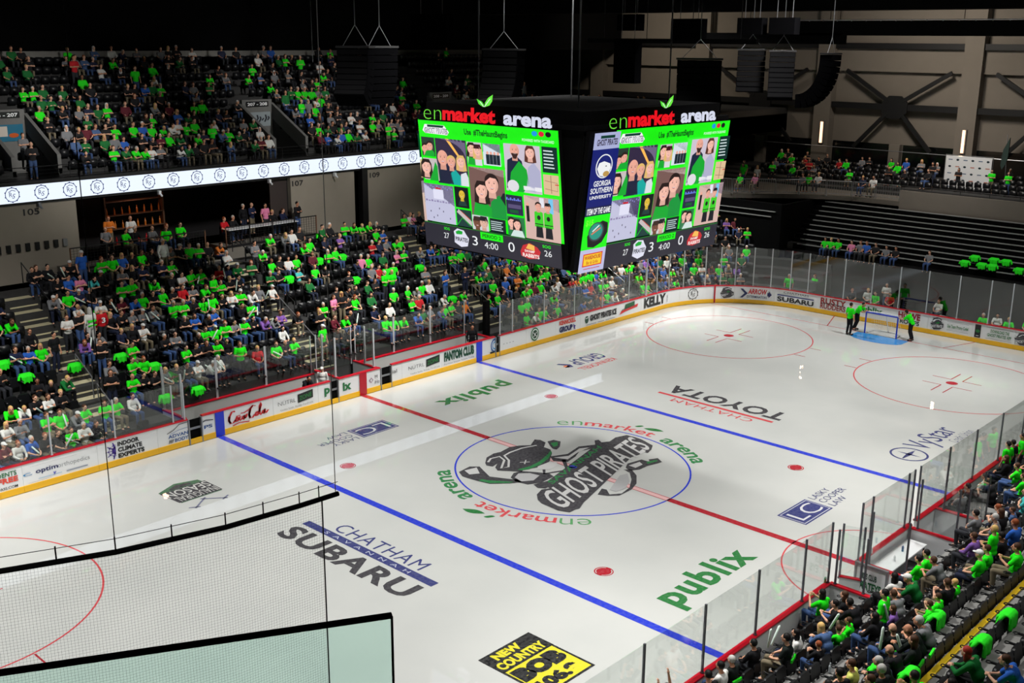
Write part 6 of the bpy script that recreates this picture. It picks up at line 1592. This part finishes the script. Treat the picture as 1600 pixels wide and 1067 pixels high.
for i, (x, y) in enumerate(((31.0, 9.0), (30.9, 3.3), (30.9, -1.6), (30.6, -3.0))):
    q = empty('party_table', (x, y, 0)); tag(q, 'low party table with white cloth behind the end glass, %s from the far corner' % nth(i), 'table')
    kk = MB(); kk.prism([(.42 * cos(2 * pi * t / 20), .42 * sin(2 * pi * t / 20)) for t in range(20)], .7, .74); kk.build('table_top', M_board, q)
    kk = MB(); kk.tube([(0, 0, .03), (0, 0, .7)], .03, 8); kk.prism([(.25 * cos(2 * pi * t / 12), .25 * sin(2 * pi * t / 12)) for t in range(12)], 0, .03); kk.build('pedestal', M_black, q)
LOGE = "-4.7,26.4,O -5.3,25.6,y -4.8,24.5,g -3.9,25.7,W -4.2,24.7,k -3.5,24.3,y -1.9,24.4,g -2.6,24.5,k -3.0,23.9,g 0.6,24.3,r 1.2,24.4,k 2.4,25.3,K 3.0,25.4,N 3.4,24.7,P 4.1,25.2,K 3.8,24.6,k 4.5,24.6,n 5.0,24.0,K"
for i, t in enumerate(LOGE.split()):
    x, y, c = t.split(','); st = c.isupper(); c0 = c.lower()
    o = person(pick(['stand_down', 'stand_cross']) if st else 'sit_lap', float(x), min(float(y), 26.4), 5.56, pi + rnd.uniform(-.4, .4), c0, pick('dbowax'), 'guest in %s top in the %s loge, %s from its left' % (SHIRT[c0][1], 'left' if float(x) < 0 else 'right', nth(i if i < 9 else i - 9)), 'guests in the loge balconies', c0 in 'kn')
    if not st:
        q = empty('loge_chair', (float(x), min(float(y), 26.4), 5.56), pi); tag(q, 'dark chair under the %s %s loge guest' % (nth(i if i < 9 else i - 9), 'left' if float(x) < 0 else 'right'), 'chair', 'chairs in the loges')
        kk = MB(); kk.box(-.2, -.2, .40, .2, .2, .44); kk.build('seat', M_plastic, q)
        kk = MB(); kk.box(-.2, -.24, .44, .2, -.21, .85); kk.build('backrest', M_plastic, q)
        kk = MB(); kk.bar((0, 0, 0), (0, 0, .4), .05); kk.build('leg', M_steel, q)
MG = LIME
for x, y, rz, pose, lab in ((26.05, 1.55, -1.9, 'stand_down', 'rink worker in lime shirt standing apart at the edge of the blue crease'), (27.35, 1.75, pi, 'stand_push', 'rink worker in lime shirt leaning on the far goal post'), (27.3, -1.45, .1, 'stand_push', 'rink worker in lime shirt leaning on the near goal post')):
    person(pose, x, y, .005, rz, 'g', 'd', lab, None, False, srgb(18, 18, 24), SKINS[1], None, 1.06)
person('sit_lean', -2.4, 13.75, .03, pi, 'k', 'k', 'crouching figure in black beside the narrow open gate of the left bench', None, True)
person('stand_down', -1.75, 13.35, .03, 2.4, 'w', 'c', 'staff member in white on the bench floor beside the narrow open gate', None, True, None, None, None, .9)
person('stand_down', 7.9, 13.4, .03, 2.6, 'k', 'd', 'staff member in black at the right end of the right bench', None, True)
# goal
g = empty('hockey_goal', (27.1, .17, .005)); tag(g, 'ice hockey goal with blue posts standing on its crease', 'goal')
M_blue = mat('goal_blue', srgb(24, 56, 190), .35)
for s, nm in ((-1, 0), (1, 0)): kk = MB(); kk.tube([(0, s * .93, 0), (0, s * .93, 1.22)], .045, 8); kk.build('goal_post', M_blue, g)
kk = MB(); kk.tube([(0, -.93, 1.22), (0, .93, 1.22)], .045, 8); kk.build('crossbar', M_blue, g)
kk = MB(); kk.tube([(0, -.93, .02), (.75, -.8, .02), (1.05, -.4, .02), (1.05, .4, .02), (.75, .8, .02), (0, .93, .02)], .03, 8); kk.tube([(1.05, 0, .02), (.5, 0, 1.2)], .03, 8); kk.tube([(0, -.93, 1.22), (.45, -.75, 1.2), (.5, .0, 1.2), (.45, .75, 1.2), (0, .93, 1.22)], .025, 8); kk.build('base_frame', M_board, g)
kk = MB()
for t in range(13):
    y0 = -.8 + 1.6 * t / 12; kk.tube([(1.04, y0, .03), (.48, y0 * .9, 1.2)], .006, 3, False); kk.tube([(.48, y0 * .9, 1.2), (0, y0 * 1.1, 1.22)], .006, 3, False)
for t in range(9):
    z0 = .1 + 1.1 * t / 9; x0 = 1.03 - .55 * z0 / 1.2; kk.tube([(x0 * .72, -.86, z0), (x0, -.45, z0), (x0, .45, z0), (x0 * .72, .86, z0)], .006, 3, False)
kk.build('goal_net', mat('net_white', srgb(225, 225, 222), .8), g)
# far, upper and end seats; seats in front become individuals
seatlist = []
for k_ in range(NR):
    for i in range(-46, 48):
        x = i * .5
        if aisle_gap(i) or (k_ < 2 and -20 <= i <= 19): continue
        y = 13.3 + TR * k_; z = row_z(k_)
        if in_view(x, y, z + .5, 60): seatlist.append((dist(x, y, z), 'far', k_, i, x, y, z, pi, (k_, i) in farP and not farP[(k_, i)].isupper()))
for k_ in range(0, 10):
    for i in range(-40, 44):
        if k_ < 2 and -8 <= i <= 8: continue
        x = i * .5; y = -(13.3 + TR * k_); z = row_z(k_)
        if in_view(x, y, z + .5, 60): seatlist.append((dist(x, y, z), 'near', k_, i, x, y, z, 0, (k_, i) in nocc))
seatlist.sort(key=lambda t: t[0])
def flat_col(t): return srgb(22, 23, 26)
for n_, (dd, where, k_, i, x, y, z, rz, occ) in enumerate(seatlist):
    if n_ < 300:
        seat(x, y, z, rz, occ, uniq('black folding stadium chair, %s' % (('near-side %s, %s from bottom edge' % (row_word(k_), nth(i + 26 if i + 26 >= 0 else 0))) if where == 'near' else '%s, %s' % (row_word(k_), side_word(x)))), 'black folding stadium chairs')
    else:
        for t in LSEAT[occ]: seats_bulk.add(t, x, y, z, rz, flat_col(0))
def bulk_seat(x, y, z, rz, down=False):
    for t in LSEAT[down][:2]: seats_bulk.add(t, x, y, z, rz, flat_col(0))
for k_ in range(11):
    for j in range(40):
        x, y, t = corner_pos(k_, j)
        if t > radians(30) and in_view(x, y, row_z(k_), 40): bulk_seat(x, y, row_z(k_), t + pi / 2)
upP = {}
for t in UP.split():
    k_, i, c = t.split(','); upP[(min(int(k_), UR - 1), int(i))] = c
def vom_gap(k_, x): return any(abs(x - vx) < vw / 2 + .35 + (.0 if k_ in (1, 2, 3, 4, 5) else 0) for vx, vw in VOM) if k_ <= 5 else any(abs(x - vx) < .7 for vx, vw in VOM)
for k_ in range(UR):
    for i in range(-44, 60):
        x = i * .5; y = UY + .45 + UT * k_; z = UZ + URI * k_ + .01
        if not in_view(x, y, z + .5, 50): continue
        c = upP.get((k_, i))
        if c and vom_gap(k_, x): x += 1.0
        elif vom_gap(k_, x): continue
        bulk_seat(x, y, z, pi, bool(c) and not c.isupper())
        p = (.6 if k_ < 3 else .5 if k_ < 7 else .34) * (1 if x < 12 else .55 if x < 19 else .3)
        if c is None and rnd.random() < p: c = pick('ggggggkkkkkkkkyynnwwddddbme')
        if c:
            st = c.isupper() or rnd.random() < .02; low_person(pick(['stand_down', 'stand_cross']) if st else pick(['sit_lap', 'sit_cross', 'sit_lean']), x, y, z, pi + rnd.uniform(-.3, .3), c.lower(), pick(SMALLH), rnd.random() < .4)
        elif rnd.random() < .04 and k_ < 10: crowd
for j in range(1, 5):
    for i in range(46):
        y = 17.5 - i * .55; x = 39.4 + 1.35 * j + .6; z = 6.0 + .16 * j + .01
        if abs(y - 2.7) < 2.2 and j > 2: continue
        bulk_seat(x, y, z, pi / 2)
        if rnd.random() < (.24 if y > 4 else .1): low_person(pick(['sit_lap', 'sit_cross']), x, y, z, pi / 2 + rnd.uniform(-.3, .3), pick('gggggkkkywrb'), pick(SMALLH), rnd.random() < .4)
for x, y, c in ((36.9, 15.6, 'g'), (37.5, 15.9, 'g'), (36.8, 14.4, 'w'), (34.6, 14.4, 'g'), (35.2, 13.6, 'p'), (37.3, 11.2, 'y'), (37.8, 11.0, 'g'), (38.0, 10.4, 'w'), (38.8, 7.6, 'n'), (38.9, 6.9, 'w')):
    low_person('stand_down' if x > 36.5 and y > 14 else 'sit_lap', x, y, 6.02, pi / 2, c, pick('dbok'), False)
for x, y, c in ((43.2, 3.0, 'k'), (43.4, .9, 'g'), (43.0, -.3, 'g'), (43.5, 4.9, 'k')): low_person('stand_cross', x, y, 6.33, pi / 2, c, 'd', False)
for j in range(3):
    for i in range(26):
        y = 32.5 - i * .53; bulk_seat(35.1 + j * 1.0, y, 9.62 + .45 * j, pi / 2)
        if rnd.random() < .18: low_person('sit_lap', 35.1 + j * 1.0, y, 9.62 + .45 * j, pi / 2, pick('gkkyn'), 'd', False)
for y, c in ((7.4, 'g'), (7.0, 'g'), (6.5, 'g'), (5.6, 'p'), (5.0, 'y'), (4.6, 'b'), (4.0, 'k'), (3.3, 'y'), (2.7, 'k'), (.6, 'y')): low_person('sit_lap', 33.85, y, 2.6, pi / 2, c, pick('dbok'), False)
# draped lime shirts
M_lime = mat('lime_tshirt', LIME, .85, noise=.12, scale=9)
def draped_mesh():
    b = MB()
    for i in range(7):
        x = -.19 + .38 * i / 6; w_ = .012 * sin(i * 2.1)
        b.tube([(x, -.34 + w_, .8), (x * 1.02, -.34 - w_, .66), (x * 1.0 + w_, -.335, .48 + .04 * cos(i * 1.7))], .034, 8)
        b.tube([(x, -.335, .8), (x, -.27, .84), (x, -.14, .82), (x * .98, -.06 + w_, .74), (x * .96, -.055 - w_, .5 + .03 * sin(i * 2.3))], .034, 8)
    for s in (-1, 1):
        b.tube([(s * .17, -.2, .83), (s * .27, -.15, .76), (s * .31, -.12, .62)], [.05, .055, .06], 8)
    for q in b.v[:]: pass
    return evaluated(b, .02, M_lime, 2, 'draped_shirt')
DR_ = draped_mesh(); LT = tri(DR_)
def draped(x, y, z, rz, label):
    o = bpy.data.objects.new('lime_tshirt', DR_); COL.objects.link(o); o.location = (x, y, z); o.rotation_euler = (0, 0, rz); tag(o, label, 't-shirt', 'lime t-shirts draped over seats')
for k_, i in sorted(shf): draped(i * .5, 13.3 + TR * k_, row_z(k_), pi, uniq('lime t-shirt draped over an empty seat, %s, %s' % (row_word(k_), side_word(i * .5))))
for t in SHN.split():
    k_, i = map(int, t.split(',')); draped(i * .5, -(13.3 + TR * k_), row_z(k_), 0, uniq('lime t-shirt draped over a seat, near-side %s, %s from bottom edge' % (row_word(k_), nth(i + 26))))
for i, (y, j) in enumerate(((-1.5, 0), (-1.9, 1), (-2.5, 0), (-3.0, 1), (-3.1, 0), (-3.7, 1), (-4.6, 0))):
    draped(33.85 + .42 * j, y, 2.72 + .3 * j, pi / 2, 'lime t-shirt over a front bleacher seat above the end glass, %s from the left' % nth(i)); bulk_seat(33.85 + .42 * j, y, 2.72 + .3 * j, pi / 2)
# cheer sticks
M_stick = mat('cheer_stick', srgb(222, 240, 232), .3); M_cup = mat('clear_bottle', srgb(190, 200, 205), .2)
SB = MB(); SB.tube([(0, 0, 0), (0, 0, .03), (0, 0, .5), (0, 0, .54)], [.012, .032, .032, .012], 10); SMESH = SB.mesh('cheer_stick', M_stick, True)
spots = [(x, y, z, 'near') for (x, y, z) in ((-8.9, -13.75, 1.75), (-9.0, -13.72, 1.72), (-12.2, -12.85, 1.0), (-7.6, -14.6, 2.0), (-7.5, -16.0, 2.75), (-9.7, -17.3, 3.3), (-9.3, -16.6, 3.0))]
for i, (x, y, z, w) in enumerate(spots):
    o = bpy.data.objects.new('cheer_stick', SMESH); COL.objects.link(o); o.location = (x, y, z); o.rotation_euler = (rnd.uniform(-.5, .5), rnd.uniform(-.6, .6), 0)
    tag(o, 'white inflatable cheer stick held in the near stand, %s from the lower edge' % nth(i), 'cheer stick', 'white cheer sticks')
fs_ = [p for p in people[:LIMIT] if p[1] == 'far' and not p[8].isupper()]
for i in range(34):
    q = fs_[(i * 37 + 5) % len(fs_)]
    o = bpy.data.objects.new('cheer_stick', SMESH); COL.objects.link(o); o.location = (q[4] + .1, q[5] - .3, q[6] + .72); o.rotation_euler = (rnd.uniform(-1.0, .6), rnd.uniform(-1, 1), 0)
    tag(o, uniq('white cheer stick held in the %s, %s' % (row_word(q[2]), side_word(q[4]))), 'cheer stick', 'white cheer sticks')
M_crowd = mat_paint('crowd_clothes', .85, noise=.0)
crowd.build('crowd', M_crowd, 'distant crowd filling the upper stand, rear rows, corner and end decks', 'crowd')
seats_bulk.build('distant_seats', mat_paint('seat_paint', .4), 'rows of distant black seats behind the nearer ones', 'seats')
for k_, (x, y, z) in enumerate(((-6.6, -14.0, .92), (-6.4, -15.6, 1.85), (-7.9, -17.3, 2.72), (-4.1, -15.7, 1.9), (-.6, -16.5, 2.3), (-3.0, -16.3, 2.3), (-9.1, -15.4, 1.83), (-5.2, -14.9, 1.37))):
    kk = MB(); kk.tube([(0, 0, 0), (0, 0, .15), (0, 0, .2), (0, 0, .24)], [.035, .035, .015, .015], 8); o = kk.build('water_bottle', M_cup); o.location = (x, y, z); tag(o, 'clear water bottle on the near stand floor, %s of those scattered there' % nth(k_), 'bottle', 'water bottles in the near stand')
